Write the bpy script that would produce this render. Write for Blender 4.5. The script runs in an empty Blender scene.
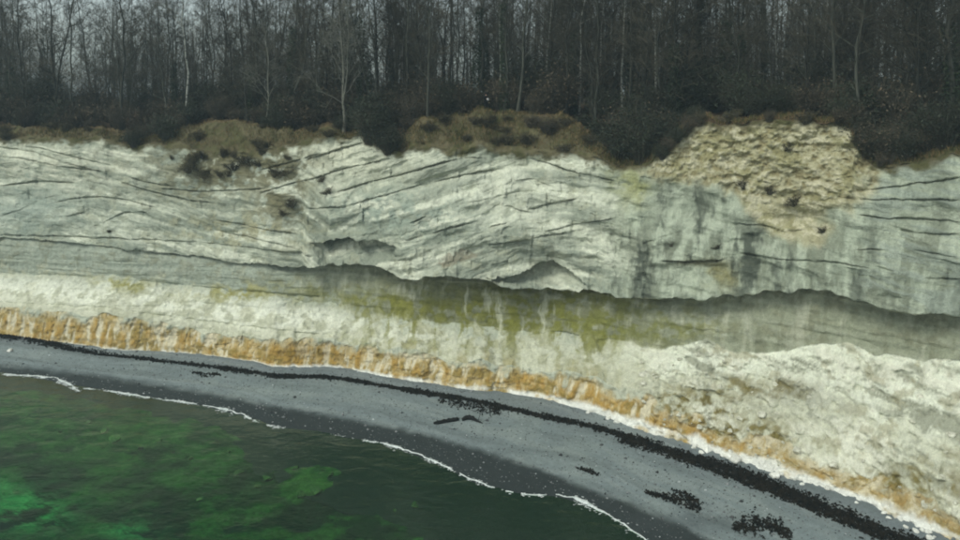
import bpy, math, random
import numpy as np
from mathutils import Vector

# ------------------------------------------------------------------ camera, sky, sun, exposure
scene = bpy.context.scene
COL = scene.collection
CAM_Z = 30.0
F_PX = 753.0                                   # focal length for a frame 960 wide
TH = math.radians(4.0)                         # camera looks a little down; the frame is the lower part of the lens circle
PP_Y = 95 + F_PX * math.tan(TH)                # optical axis meets the frame here
cam_d = bpy.data.cameras.new('camera'); cam = bpy.data.objects.new('camera', cam_d); COL.objects.link(cam)
cam.location = (0, 0, CAM_Z); cam.rotation_euler = (math.pi / 2 - TH, 0, 0)
cam_d.shift_y = -(270 - PP_Y) / 960.0
cam_d.sensor_width = 36.0; cam_d.lens = 36.0 * F_PX / 960.0
cam_d.clip_start = 0.5; cam_d.clip_end = 5000
scene.camera = cam
SUN_EL, SUN_AZ = math.radians(50), math.radians(226)     # azimuth from +Y clockwise: behind the camera, to the left
world = bpy.data.worlds.new('World'); scene.world = world; world.use_nodes = True
nt = world.node_tree
for n in list(nt.nodes): nt.nodes.remove(n)
sky = nt.nodes.new('ShaderNodeTexSky'); sky.sky_type = 'NISHITA'; sky.sun_disc = False
sky.sun_elevation = SUN_EL; sky.sun_rotation = SUN_AZ
sky.air_density = 1.0; sky.dust_density = 2.0; sky.ozone_density = 1.0
hsv = nt.nodes.new('ShaderNodeHueSaturation'); hsv.inputs['Saturation'].default_value = 0.45
bg = nt.nodes.new('ShaderNodeBackground'); bg.inputs['Strength'].default_value = 0.11
wo = nt.nodes.new('ShaderNodeOutputWorld')
nt.links.new(sky.outputs[0], hsv.inputs['Color']); cast = nt.nodes.new('ShaderNodeVectorMath'); cast.operation = 'MULTIPLY'; cast.inputs[1].default_value = (0.95, 1.0, 0.93)
nt.links.new(hsv.outputs[0], cast.inputs[0]); nt.links.new(cast.outputs[0], bg.inputs[0]); nt.links.new(bg.outputs[0], wo.inputs[0])
sun_d = bpy.data.lights.new('sun', 'SUN'); sun_d.energy = 1.3; sun_d.angle = math.radians(20); sun_d.color = (0.98, 1.0, 0.90)
sun = bpy.data.objects.new('sun', sun_d); COL.objects.link(sun)
sd = Vector((math.sin(SUN_AZ) * math.cos(SUN_EL), math.cos(SUN_AZ) * math.cos(SUN_EL), math.sin(SUN_EL)))
sun.rotation_euler = sd.to_track_quat('Z', 'Y').to_euler(); sun.location = (0, 0, 120)
vs = scene.view_settings
vs.view_transform = 'Standard'; vs.look = 'None'; vs.gamma = 1.0; vs.use_curve_mapping = False
vs.exposure = 0.38
scene.render.engine = 'CYCLES'
scene.cycles.filter_width = 2.0
scene.cycles.use_denoising = True
scene.cycles.max_bounces = 6; scene.cycles.diffuse_bounces = 3; scene.cycles.transparent_max_bounces = 8
scene.cycles.volume_bounces = 0

# ------------------------------------------------------------------ numeric helpers
rng = np.random.default_rng(7)
random.seed(7)
CT, ST = math.cos(TH), math.sin(TH)
def project(X, Y, Z):
    d = Y * CT - (Z - CAM_Z) * ST
    u = Y * ST + (Z - CAM_Z) * CT
    d = np.maximum(d, 0.1)
    return 480 + F_PX * X / d, PP_Y - F_PX * u / d
def slope_of(py):
    dy = (PP_Y - py) / F_PX
    return (-ST + dy * CT) / (CT + dy * ST)
def on_plane(px, py, z):
    px = np.asarray(px, float); py = np.asarray(py, float)
    Y = (z - CAM_Z) / slope_of(py)
    dy = (PP_Y - py) / F_PX
    X = (px - 480) / F_PX * Y / (CT + dy * ST)
    return X, Y
def _h(ix, iy, iz, seed):
    h = (ix.astype(np.uint32) * np.uint32(374761393)) ^ (iy.astype(np.uint32) * np.uint32(668265263)) ^ (iz.astype(np.uint32) * np.uint32(2246822519)) ^ np.uint32((seed * 3266489917) & 0xffffffff)
    h = (h ^ (h >> np.uint32(15))) * np.uint32(2246822519)
    h = (h ^ (h >> np.uint32(13))) * np.uint32(3266489917)
    h = h ^ (h >> np.uint32(16))
    return h.astype(np.float64) / 4294967295.0
def vnoise(x, y, z, seed=0):
    x, y, z = np.broadcast_arrays(np.asarray(x, float), np.asarray(y, float), np.asarray(z, float))
    fx, fy, fz = np.floor(x), np.floor(y), np.floor(z)
    ix, iy, iz = fx.astype(np.int64), fy.astype(np.int64), fz.astype(np.int64)
    tx, ty, tz = x - fx, y - fy, z - fz
    tx = tx * tx * (3 - 2 * tx); ty = ty * ty * (3 - 2 * ty); tz = tz * tz * (3 - 2 * tz)
    r = 0
    for a in (0, 1):
        wx = tx if a else 1 - tx
        for b in (0, 1):
            wy = ty if b else 1 - ty
            for c in (0, 1):
                wz = tz if c else 1 - tz
                r = r + _h(ix + a, iy + b, iz + c, seed) * wx * wy * wz
    return r * 2 - 1
def fbm(x, y, z, octv=4, seed=0, gain=0.5):
    s = 0; a = 1.0; f = 1.0; t = 0
    for k in range(octv):
        s = s + a * vnoise(x * f, y * f, z * f, seed + k * 17); t += a; a *= gain; f *= 2.03
    return s / t
def worley(u, v, seed=0):
    """distance to nearest two cell points, cell hash and offset vector"""
    iu, iv = np.floor(u).astype(np.int64), np.floor(v).astype(np.int64)
    d1 = np.full(u.shape, 9.0); d2 = np.full(u.shape, 9.0); hid = np.zeros(u.shape); ou = np.zeros(u.shape); ov = np.zeros(u.shape)
    for a in (-1, 0, 1):
        for b in (-1, 0, 1):
            cu, cv = iu + a, iv + b
            zz = np.zeros_like(cu)
            pu = cu + _h(cu, cv, zz, seed); pv = cv + _h(cu, cv, zz + 1, seed)
            du, dv = u - pu, v - pv
            d = np.sqrt(du * du + dv * dv)
            near = d < d1
            d2 = np.where(near, d1, np.minimum(d2, d))
            hid = np.where(near, _h(cu, cv, zz + 2, seed), hid)
            ou = np.where(near, du, ou); ov = np.where(near, dv, ov)
            d1 = np.where(near, d, d1)
    return d1, d2, hid, ou, ov
def sstep(a, b, x):
    t = np.clip((x - a) / (b - a), 0, 1); return t * t * (3 - 2 * t)
def poly(pts):
    p = np.array(pts, float); return p[:, 0], p[:, 1]
def blob(px, py, x0, y0, rx, ry):
    return np.exp(-(((px - x0) / rx) ** 2 + ((py - y0) / ry) ** 2))
def in_poly(px, py, pts):
    ins = np.zeros(px.shape, bool); n = len(pts)
    for i in range(n):
        x0, y0 = pts[i]; x1, y1 = pts[(i + 1) % n]
        if y0 == y1: continue
        c = ((y0 > py) != (y1 > py)) & (px < (x1 - x0) * (py - y0) / (y1 - y0) + x0)
        ins ^= c
    return ins
def smooth1(a, n):
    k = np.hanning(n + 2)[1:-1]; k /= k.sum()
    return np.convolve(np.pad(a, (n // 2, n - 1 - n // 2), mode='edge'), k, 'valid')

# ------------------------------------------------------------------ mesh helpers
def mesh_from(name, V, faces, mats=(), smooth=True, color=None):
    """V (n,3); faces = (m,3) or (m,4) int array, or list of such arrays"""
    if not isinstance(faces, (list, tuple)): faces = [faces]
    faces = [np.asarray(f, np.int32) for f in faces if len(f)]
    me = bpy.data.meshes.new(name)
    V = np.ascontiguousarray(V, np.float32)
    loops = np.concatenate([f.ravel() for f in faces])
    counts = np.concatenate([np.full(len(f), f.shape[1], np.int32) for f in faces])
    starts = np.concatenate([[0], np.cumsum(counts)[:-1]]).astype(np.int32)
    me.vertices.add(len(V)); me.vertices.foreach_set('co', V.ravel())
    me.loops.add(len(loops)); me.loops.foreach_set('vertex_index', loops)
    me.polygons.add(len(counts)); me.polygons.foreach_set('loop_start', starts); me.polygons.foreach_set('loop_total', counts)
    me.polygons.foreach_set('use_smooth', np.full(len(counts), bool(smooth)))
    if color is not None:
        at = me.color_attributes.new('tint', 'FLOAT_COLOR', 'POINT')
        c = np.ones((len(V), 4), np.float32); c[:, :3] = color
        at.data.foreach_set('color', c.ravel())
    me.update(calc_edges=True)
    for m in mats: me.materials.append(m)
    return me
def grid_faces(nr, nc):
    i = np.arange(nr * nc).reshape(nr, nc)
    return np.stack([i[:-1, :-1], i[:-1, 1:], i[1:, 1:], i[1:, :-1]], -1).reshape(-1, 4)
def link(name, me, parent=None, label=None, cat=None, group=None, kind=None, loc=None):
    o = bpy.data.objects.new(name, me); COL.objects.link(o)
    if parent is not None: o.parent = parent
    if loc is not None: o.location = loc
    if label: o['label'] = label
    if cat: o['category'] = cat
    if group: o['group'] = group
    if kind: o['kind'] = kind
    return o
def empty(name, loc, label, cat, group=None):
    return link(name, None, None, label, cat, group, None, loc)
class Tubes:
    def __init__(self): self.V = []; self.F4 = []; self.n = 0
    def add(self, P, R, sides=4):
        P = np.asarray(P, float); R = np.asarray(R, float); k = len(P)
        T = np.gradient(P, axis=0); T /= np.linalg.norm(T, axis=1)[:, None] + 1e-9
        ref = np.array([0.31, 0.95, 0.05]) if abs(T[0, 2]) > 0.6 else np.array([0.05, 0.1, 0.99])
        A = np.cross(T, ref); A /= np.linalg.norm(A, axis=1)[:, None] + 1e-9
        B = np.cross(T, A)
        an = np.arange(sides) * 2 * math.pi / sides
        ring = P[:, None, :] + R[:, None, None] * (np.cos(an)[None, :, None] * A[:, None, :] + np.sin(an)[None, :, None] * B[:, None, :])
        self.V.append(ring.reshape(-1, 3))
        i = self.n + np.arange(k * sides).reshape(k, sides); j = np.roll(i, -1, axis=1)
        self.F4.append(np.stack([i[:-1], j[:-1], j[1:], i[1:]], -1).reshape(-1, 4))
        if sides == 4: self.F4.append(i[-1][None, :])
        self.n += k * sides
    def mesh(self, name, mats): return mesh_from(name, np.concatenate(self.V), np.concatenate(self.F4), mats)

# ------------------------------------------------------------------ materials
def new_mat(name):
    m = bpy.data.materials.new(name); m.use_nodes = True
    t = m.node_tree; b = t.nodes['Principled BSDF']
    b.inputs['Roughness'].default_value = 0.95
    b.inputs['Specular IOR Level'].default_value = 0.15
    return m, t, b
def N(t, kind, **kw):
    n = t.nodes.new(kind)
    for k, v in kw.items():
        if k in n.inputs: n.inputs[k].default_value = v
        else: setattr(n, k, v)
    return n
def tint_mat(name, grain=((2.2, 0.16), (11.0, 0.16)), bump=((1.6, 0.25), (7.0, 0.10)), rough=0.95, spec=0.15, coords='Object'):
    """the mesh's own colour layer, broken up by grain, with fine relief"""
    m, t, b = new_mat(name); L = t.links.new
    b.inputs['Roughness'].default_value = rough; b.inputs['Specular IOR Level'].default_value = spec
    at = N(t, 'ShaderNodeAttribute', attribute_name='tint'); tc = N(t, 'ShaderNodeTexCoord')
    col = at.outputs['Color']
    for sc, am in grain:
        nz = N(t, 'ShaderNodeTexNoise', Scale=sc, Detail=5.0, Roughness=0.62); L(tc.outputs[coords], nz.inputs['Vector'])
        mr = N(t, 'ShaderNodeMapRange'); mr.inputs[1].default_value = 0.28; mr.inputs[2].default_value = 0.72
        mr.inputs[3].default_value = 1 - am; mr.inputs[4].default_value = 1 + am
        L(nz.outputs['Fac'], mr.inputs[0])
        mx = N(t, 'ShaderNodeVectorMath', operation='SCALE'); L(col, mx.inputs[0]); L(mr.outputs[0], mx.inputs['Scale']); col = mx.outputs[0]
    L(col, b.inputs['Base Color'])
    nrm = None
    for sc, st in bump:
        nz = N(t, 'ShaderNodeTexNoise', Scale=sc, Detail=6.0, Roughness=0.65); L(tc.outputs[coords], nz.inputs['Vector'])
        bp = N(t, 'ShaderNodeBump', Strength=0.8, Distance=st); L(nz.outputs['Fac'], bp.inputs['Height'])
        if nrm is not None: L(nrm, bp.inputs['Normal'])
        nrm = bp.outputs[0]
    if nrm is not None: L(nrm, b.inputs['Normal'])
    return m
def noise_mat(name, c1, c2, scale=3.0, rough=0.95, spec=0.15, vary=0.0, stretch=(1, 1, 1), bump=0.0, lo=0.35, hi=0.65, transl=0.0):
    m, t, b = new_mat(name); L = t.links.new
    b.inputs['Roughness'].default_value = rough; b.inputs['Specular IOR Level'].default_value = spec
    tc = N(t, 'ShaderNodeTexCoord'); mp = N(t, 'ShaderNodeMapping'); mp.inputs['Scale'].default_value = stretch
    L(tc.outputs['Object'], mp.inputs[0])
    nz = N(t, 'ShaderNodeTexNoise', Scale=scale, Detail=4.0, Roughness=0.6); L(mp.outputs[0], nz.inputs['Vector'])
    mr = N(t, 'ShaderNodeMapRange'); mr.inputs[1].default_value = lo; mr.inputs[2].default_value = hi; L(nz.outputs['Fac'], mr.inputs[0])
    mx = N(t, 'ShaderNodeMix', data_type='RGBA'); L(mr.outputs[0], mx.inputs[0])
    mx.inputs[6].default_value = (*c1, 1); mx.inputs[7].default_value = (*c2, 1)
    col = mx.outputs[2]
    if vary:
        oi = N(t, 'ShaderNodeObjectInfo'); m2 = N(t, 'ShaderNodeMapRange'); m2.inputs[3].default_value = 1 - vary; m2.inputs[4].default_value = 1 + vary
        L(oi.outputs['Random'], m2.inputs[0])
        sc = N(t, 'ShaderNodeVectorMath', operation='SCALE'); L(col, sc.inputs[0]); L(m2.outputs[0], sc.inputs['Scale']); col = sc.outputs[0]
    L(col, b.inputs['Base Color'])
    if bump:
        bp = N(t, 'ShaderNodeBump', Strength=0.7, Distance=bump); L(nz.outputs['Fac'], bp.inputs['Height']); L(bp.outputs[0], b.inputs['Normal'])
    return m
M = {}
M['rock'] = tint_mat('cliff_rock')
M['soil'] = tint_mat('plateau_soil', bump=((2.0, 0.15),))
M['beach'] = tint_mat('beach_shingle', grain=((3.0, 0.14), (14.0, 0.22), (45.0, 0.2)), bump=((12.0, 0.06), (40.0, 0.03)), rough=0.8, spec=0.25)
M['seabed'] = tint_mat('seabed', grain=((0.9, 0.3), (3.0, 0.4), (9.0, 0.4)), bump=())
M['bark'] = noise_mat('grey_bark', (0.030, 0.032, 0.026), (0.068, 0.070, 0.056), 2.0, vary=0.5, stretch=(3, 3, 0.5))
M['twig'] = noise_mat('bare_twigs', (0.046, 0.044, 0.033), (0.105, 0.094, 0.068), 0.35, vary=0.4)
M['pale_bark'] = noise_mat('pale_bark', (0.12, 0.12, 0.10), (0.22, 0.22, 0.18), 2.5, vary=0.1, stretch=(2, 2, 0.6))
M['birch'] = noise_mat('birch_bark', (0.06, 0.06, 0.05), (0.34, 0.35, 0.31), 2.2, vary=0.1, stretch=(0.8, 0.8, 2.2), lo=0.36, hi=0.5)
M['ivy'] = noise_mat('ivy_leaves', (0.012, 0.022, 0.010), (0.035, 0.055, 0.022), 1.5, vary=0.3, rough=0.6, spec=0.3)
M['brown_leaf'] = noise_mat('withered_leaves', (0.055, 0.047, 0.032), (0.15, 0.12, 0.082), 1.2, vary=0.35)
M['dark_leaf'] = noise_mat('dark_evergreen_leaves', (0.014, 0.021, 0.012), (0.042, 0.052, 0.028), 1.4, vary=0.3, rough=0.6, spec=0.3)
M['tuft_leaf'] = noise_mat('winter_tuft_leaves', (0.045, 0.042, 0.022), (0.105, 0.092, 0.05), 1.6, vary=0.3)
M['grass'] = tint_mat('winter_grass', grain=(), bump=())
M['weed'] = noise_mat('black_seaweed', (0.004, 0.005, 0.004), (0.022, 0.018, 0.012), 3.0, rough=0.85, spec=0.08)
M['chalk'] = noise_mat('fallen_chalk', (0.56, 0.55, 0.48), (0.80, 0.80, 0.74), 2.4, vary=0.12, bump=0.05)
M['lump'] = noise_mat('debris_chalk', (0.36, 0.35, 0.27), (0.66, 0.65, 0.54), 1.8, vary=0.15, bump=0.05)
M['wood'] = noise_mat('wet_driftwood', (0.004, 0.004, 0.004), (0.014, 0.013, 0.011), 6.0, stretch=(0.4, 3, 3), rough=0.7)
M['foam'] = noise_mat('sea_foam', (0.42, 0.47, 0.45), (0.72, 0.75, 0.73), 4.0, rough=0.7, bump=0.05)
M['pebble'] = tint_mat('beach_pebbles', grain=(), bump=())
M['sub_stone'] = noise_mat('weedy_stone', (0.05, 0.10, 0.035), (0.15, 0.20, 0.09), 2.6, vary=0.5)
M['black_cloth'] = noise_mat('black_cloth', (0.008, 0.008, 0.009), (0.014, 0.014, 0.015), 8.0)
M['skin'] = noise_mat('skin', (0.42, 0.27, 0.20), (0.46, 0.30, 0.23), 6.0, rough=0.6)
M['pale_cloth'] = noise_mat('pale_cloth', (0.45, 0.47, 0.48), (0.55, 0.56, 0.56), 8.0)

def water_mat():
    m = bpy.data.materials.new('sea_water'); m.use_nodes = True; t = m.node_tree; L = t.links.new
    for n in list(t.nodes): t.nodes.remove(n)
    out = N(t, 'ShaderNodeOutputMaterial'); mix = N(t, 'ShaderNodeMixShader'); fr = N(t, 'ShaderNodeFresnel', IOR=1.33)
    tr = N(t, 'ShaderNodeBsdfTransparent'); tr.inputs[0].default_value = (0.56, 0.86, 0.62, 1)
    gl = N(t, 'ShaderNodeBsdfGlossy', Roughness=0.06); gl.inputs[0].default_value = (1, 1, 1, 1)
    tc = N(t, 'ShaderNodeTexCoord'); nrm = None
    for sc, st, str_ in ((0.45, 0.11, (1, 1.6, 1)), (1.7, 0.028, (1, 1.5, 1)), (6.0, 0.006, (1, 1, 1))):
        mp = N(t, 'ShaderNodeMapping'); mp.inputs['Scale'].default_value = str_; mp.inputs['Rotation'].default_value = (0, 0, 0.35)
        L(tc.outputs['Object'], mp.inputs[0])
        nz = N(t, 'ShaderNodeTexNoise', Scale=sc, Detail=3.0, Distortion=0.4); L(mp.outputs[0], nz.inputs['Vector'])
        bp = N(t, 'ShaderNodeBump', Strength=1.0, Distance=st); L(nz.outputs['Fac'], bp.inputs['Height'])
        if nrm is not None: L(nrm, bp.inputs['Normal'])
        nrm = bp.outputs[0]
    L(nrm, gl.inputs['Normal']); L(nrm, fr.inputs['Normal'])
    L(fr.outputs[0], mix.inputs[0]); L(tr.outputs[0], mix.inputs[1]); L(gl.outputs[0], mix.inputs[2]); L(mix.outputs[0], out.inputs[0])
    return m
M['water'] = water_mat()

# ------------------------------------------------------------------ the coast line (plan)
Z_FOOT = 1.6
FOOT = [(-60, 330), (0, 335), (60, 343), (120, 350), (200, 355), (258, 363), (272, 367), (330, 367), (400, 380), (430, 384), (470, 391), (500, 393), (530, 397), (560, 404), (600, 415), (650, 436), (700, 452), (760, 472), (800, 487), (860, 508), (940, 541), (1000, 568)]
fx, fy = on_plane(*poly(FOOT), Z_FOOT)
fx = np.concatenate([[-420, -210, -120], fx, [46, 62, 88]]); fy = np.concatenate([[215, 150, 118], fy, [38, 28, 16]])
WATER = [(-60, 362), (0, 372), (60, 383), (120, 393), (180, 402), (240, 415), (270, 425), (340, 437), (375, 442), (400, 450), (438, 464), (480, 484), (520, 494), (560, 497), (590, 506), (615, 518), (640, 535), (680, 560), (760, 600), (860, 655), (960, 715)]
wx, wy = on_plane(*poly(WATER), 0.0)
AZ0, AZ1 = math.radians(-55), math.radians(62)
HALF = math.radians(35.5)
f_az = np.arctan2(fx, fy); f_r = np.hypot(fx, fy); w_az = np.arctan2(wx, wy); w_r = np.hypot(wx, wy)
def r_foot(az): return np.interp(az, f_az, f_r)
_gap = r_foot(w_az) - w_r
def r_water(az): return r_foot(az) - np.interp(az, w_az, _gap)

# columns of the cliff sheet: dense where the picture shows it, coarse beyond
az_col = np.concatenate([np.linspace(AZ0, -HALF, 60)[:-1], np.linspace(-HALF, HALF, 1240), np.linspace(HALF, AZ1, 60)[1:]])
NCOL = len(az_col)
az_in = np.clip(az_col, -math.radians(33), math.radians(33))
rf_col = smooth1(r_foot(az_col), 31)
def layer(line, off):
    lx, ly = poly(line); ox, oo = poly(off)
    def solve(az, rf):
        z = np.full(az.shape, 15.0); px = 480 + F_PX * np.tan(az)
        for _ in range(9):
            o = np.interp(px, ox, oo); r = rf + o
            X, Y = r * np.sin(az), r * np.cos(az)
            px = 0.5 * px + 0.5 * project(X, Y, z)[0]
            z = CAM_Z + slope_of(np.interp(px, lx, ly)) * Y
        return o, z
    o, _ = solve(az_col, rf_col)
    _, z = solve(az_in, smooth1(r_foot(az_in), 31))
    return rf_col + smooth1(o, 41), smooth1(z, 15)

LINES = {
 'A': ([(0, 308), (33, 311), (100, 315), (150, 320), (200, 333), (240, 336), (270, 337), (320, 339), (400, 350), (450, 359), (520, 366), (600, 379), (640, 394), (700, 418), (760, 440), (860, 472), (960, 512)],
       [(0, 1.3), (500, 1.3), (640, 1.8), (760, 2.6), (960, 2.6)]),
 'W': ([(0, 272), (60, 276), (100, 277), (150, 282), (200, 288), (280, 297), (320, 303), (400, 321), (500, 327), (560, 333), (640, 347), (680, 346), (705, 342), (740, 350), (770, 353), (800, 352), (830, 344), (852, 344), (872, 352), (900, 355), (940, 360), (960, 362)],
       [(0, 5.2), (300, 4.6), (560, 4.6), (680, 7.0), (760, 8.6), (960, 9.6)]),
 'O': ([(0, 237), (60, 241), (150, 251), (200, 256), (240, 263), (300, 266), (340, 262), (375, 263), (395, 270), (420, 274), (450, 275), (480, 280), (540, 284), (600, 293), (640, 298), (700, 298), (740, 297), (762, 291), (800, 290), (840, 292), (870, 300), (890, 308), (930, 311), (960, 315)],
       [(0, 5.4), (280, 5.0), (330, 4.2), (420, 3.4), (640, 4.6), (760, 8.0), (960, 9.0)]),
 'R': ([(0, 141), (50, 139), (100, 138), (130, 147), (150, 143), (200, 150), (230, 155), (262, 150), (300, 142), (340, 137), (362, 136), (385, 149), (400, 155), (410, 150), (430, 147), (480, 148), (540, 152), (600, 160), (622, 167), (650, 168), (660, 152), (690, 127), (720, 121), (800, 122), (850, 124), (858, 142), (870, 160), (890, 168), (930, 159), (960, 152)],
       [(0, 9.5), (250, 9.0), (330, 6.6), (420, 5.4), (600, 6.8), (660, 10.0), (700, 11.5), (850, 12.5), (960, 12.5)]),
 'G': ([(0, 129), (90, 128), (110, 132), (140, 140), (165, 136), (200, 126), (230, 119), (260, 124), (300, 131), (340, 129), (370, 139), (400, 142), (420, 123), (450, 115), (480, 112), (520, 113), (560, 115), (580, 130), (605, 152), (640, 162), (655, 147), (680, 124), (720, 117), (850, 119), (862, 136), (890, 152), (930, 147), (960, 142)],
       [(0, 12.0), (250, 12.5), (330, 9.5), (370, 8.0), (420, 9.5), (470, 12.0), (560, 12.0), (605, 9.0), (660, 12.0), (700, 13.2), (850, 14.2), (960, 15.0)]),
}
LAY = {'F': (rf_col + 0.0, np.full(NCOL, Z_FOOT - 0.25))}
for k, (a, b) in LINES.items(): LAY[k] = layer(a, b)
px_col = 480 + F_PX * np.tan(az_col)
_s = np.cumsum(np.concatenate([[0], np.hypot(np.diff(rf_col * np.sin(az_col)), np.diff(rf_col * np.cos(az_col)))]))
def _steps(w, seed):
    i_ = np.floor(_s / w + .8 * vnoise(_s / w * .6, _s * 0, _s * 0, seed)).astype(np.int64); return _h(i_, i_ * 0, i_ * 0, seed) - .5
_lz = 0.5 * _steps(3.1, 91) + 0.25 * _steps(1.1, 92); _lr = 0.9 * _steps(4.3, 93) + 0.5 * _steps(1.5, 94)
_k = 0.35 + 0.65 * sstep(-.3, -.1, az_col)
LAY['O'] = (LAY['O'][0], LAY['O'][1] + smooth1(_lz, 11) * _k)
r_o, z_o = LAY['O']
under = np.interp(px_col, [0, 250, 310, 380, 560, 660, 760, 960], [0.9, 1.5, 3.0, 4.6, 4.8, 4.0, 3.4, 3.8])
LAY['N'] = (np.maximum(r_o + under, LAY['W'][0] + 0.5), z_o + 0.35)
_wob = fbm(az_col * 30, az_col * 0, az_col * 0 + 3, 3, 9)
LAY['W'] = (LAY['W'][0] + 0.3 * _wob, LAY['W'][1] + 0.6 * _wob)
_wob2 = fbm(az_col * 45, az_col * 0, az_col * 0 + 5, 3, 10)
LAY['A'] = (LAY['A'][0], LAY['A'][1] + 0.7 * _wob2)
LAY['G'] = (LAY['G'][0] + 1.2 * _wob, LAY['G'][1] + 0.7 * _wob2)
LAY['R'] = (LAY['R'][0], LAY['R'][1] + 0.5 * _wob2)
SEG = [('F', 'A', 34), ('A', 'W', 62), ('W', 'N', 50), ('N', 'O', 12), ('O', 'R', 170), ('R', 'G', 26)]
Rr, Zz, seg_id, seg_t = [], [], [], []
for si, (a, b, n) in enumerate(SEG):
    ts = np.linspace(0, 1, n + 1)[(0 if si == 0 else 1):]
    for t in ts:
        tr = t
        if (a, b) == ('F', 'A'): tr = t ** 0.8
        if (a, b) == ('W', 'N'): tr = 0.25 * t + 0.75 * t ** 6
        Rr.append(LAY[a][0] * (1 - tr) + LAY[b][0] * tr); Zz.append(LAY[a][1] * (1 - t) + LAY[b][1] * t)
        seg_id.append(si); seg_t.append(t)
R0 = np.array(Rr); Z0 = np.array(Zz); NROW = len(R0)
_low = np.array([(a_ < 2) or (a_ == 2 and t_ < .8) for a_, t_ in zip(seg_id, seg_t)])
_w = np.hanning(17); _w /= _w.sum(); _Rs = R0.copy()
for k_ in range(8, NROW - 8):
    if _low[k_ + 8] or _low[k_ + 2]: _Rs[k_] = np.tensordot(_w, R0[k_ - 8:k_ + 9], 1)
R0 = np.where(_low[:, None], _Rs, R0)
SI = np.repeat(np.array(seg_id)[:, None], NCOL, 1); T = np.repeat(np.array(seg_t)[:, None], NCOL, 1)
sa, ca = np.sin(az_col)[None, :], np.cos(az_col)[None, :]
X0, Y0 = R0 * sa, R0 * ca
PX, PY = project(X0, Y0, Z0)
S = np.concatenate([[0], np.cumsum(np.hypot(np.diff(rf_col * np.sin(az_col)), np.diff(rf_col * np.cos(az_col))))])[None, :] + np.zeros_like(R0)
is_F, is_A, is_W, is_N, is_O, is_R = [(SI == k) for k in range(6)]

# broad noise fields on the sheet
n_big = fbm(X0 * 0.12, Y0 * 0.12, Z0 * 0.16, 4, 1)
n_mid = fbm(X0 * 0.5, Y0 * 0.5, Z0 * 0.7, 4, 2)
n_fine = fbm(X0 * 2.2, Y0 * 2.2, Z0 * 2.6, 4, 3, 0.6)
n_streak = fbm(X0 * 1.3, Y0 * 1.3, Z0 * 0.11, 4, 4, 0.6)
n_run = fbm(X0 * 1.5 + 0.5 * n_mid, Y0 * 1.5, Z0 * 0.30, 5, 5, 0.62)
n_bed = fbm(S * 0.10, Z0 * 2.2 + 0.0, S * 0.0, 4, 6, 0.6)
n_blot = fbm(X0 * 0.9, Y0 * 0.9, Z0 * 1.3, 4, 8, 0.6)
wx_, wy_ = PX + 20 * n_mid + 14 * n_blot + 6 * n_fine, PY + 11 * n_blot + 8 * n_mid + 4 * n_fine          # wobbled place, for ragged stain edges
# bedding coordinate: layers arch up in the middle and dip to the right at both ends
dip = np.interp(PX, [0, 80, 150, 220, 300, 330, 420, 520, 620, 760, 860, 960], [0, 5, 18, 36, 42, 62, 34, 5, 10, 20, 26, 34])
bed = (PY - dip)
D = np.zeros_like(R0)                                                        # outward displacement, metres
# limestone: broken faces, stepping along the beds
zb = Z0 + dip * 0.115                                                        # height measured along the beds
def terrace(n, k, soft=0.22):
    f = np.floor(n * k); t = n * k - f; return (f + sstep(0.5 - soft, 0.5 + soft, t)) / k
n_lay = fbm(S * 0.16, zb * 1.15, S * 0 + 3.3, 5, 13, 0.55)
n_lay2 = fbm(S * 0.55, zb * 3.4, S * 0 + 7.1, 4, 14, 0.6)
n_blk = fbm(S * 0.22, zb * 0.5, S * 0 + 1.7, 3, 15, 0.5)
n_joint = fbm(S * 0.75, zb * 0.16, S * 0 + 5.2, 3, 16, 0.5)
def blocks(w, h, seed):
    zq = (zb + 0.35 * h * vnoise(S * 0.12, zb * 0.2, S * 0, seed + 3)) / h; row = np.floor(zq).astype(np.int64)
    sh_ = _h(row, row * 0, row * 0, seed); sq_ = (S + 0.12 * n_fine + 0.10 * zb * (sh_ - .5)) / (w * (0.6 + 0.8 * _h(row, row * 0 + 1, row * 0, seed))) + sh_ * 7
    cl_ = np.floor(sq_).astype(np.int64); a_ = _h(row, cl_, row * 0 + 5, seed); b_ = _h(row, cl_, row * 0 + 6, seed)
    return (a_ - .5) + (b_ - .5) * 1.2 * (sq_ - cl_ - .5) + .35 * (zq - row - .5)
lime = is_O * np.ones_like(R0)
blk_m = 0.35 + 0.9 * sstep(-.25, .3, n_mid) * sstep(300, 340, PX) + .3 * sstep(-.2, .3, n_blot)
D += lime * (1 - sstep(.95, 1, T)) * blk_m * (0.26 * blocks(2.6, 1.25, 71) + 0.15 * blocks(1.0, 0.55, 72)) * (1 - .5 * sstep(600, 660, PX) * sstep(700, 660, PY))
lfade = lime * (0.25 + 0.75 * (1 - sstep(0.93, 1.0, T)))
right_f = sstep(590, 660, PX)
D += lfade * (n_big * 1.0 + 1.0 * n_blk + 0.26 * terrace(n_lay, 6) * (1 - 0.4 * right_f) + 0.25 * terrace(n_joint, 4, .4) + 0.13 * n_lay2 + n_fine * 0.07)
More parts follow.
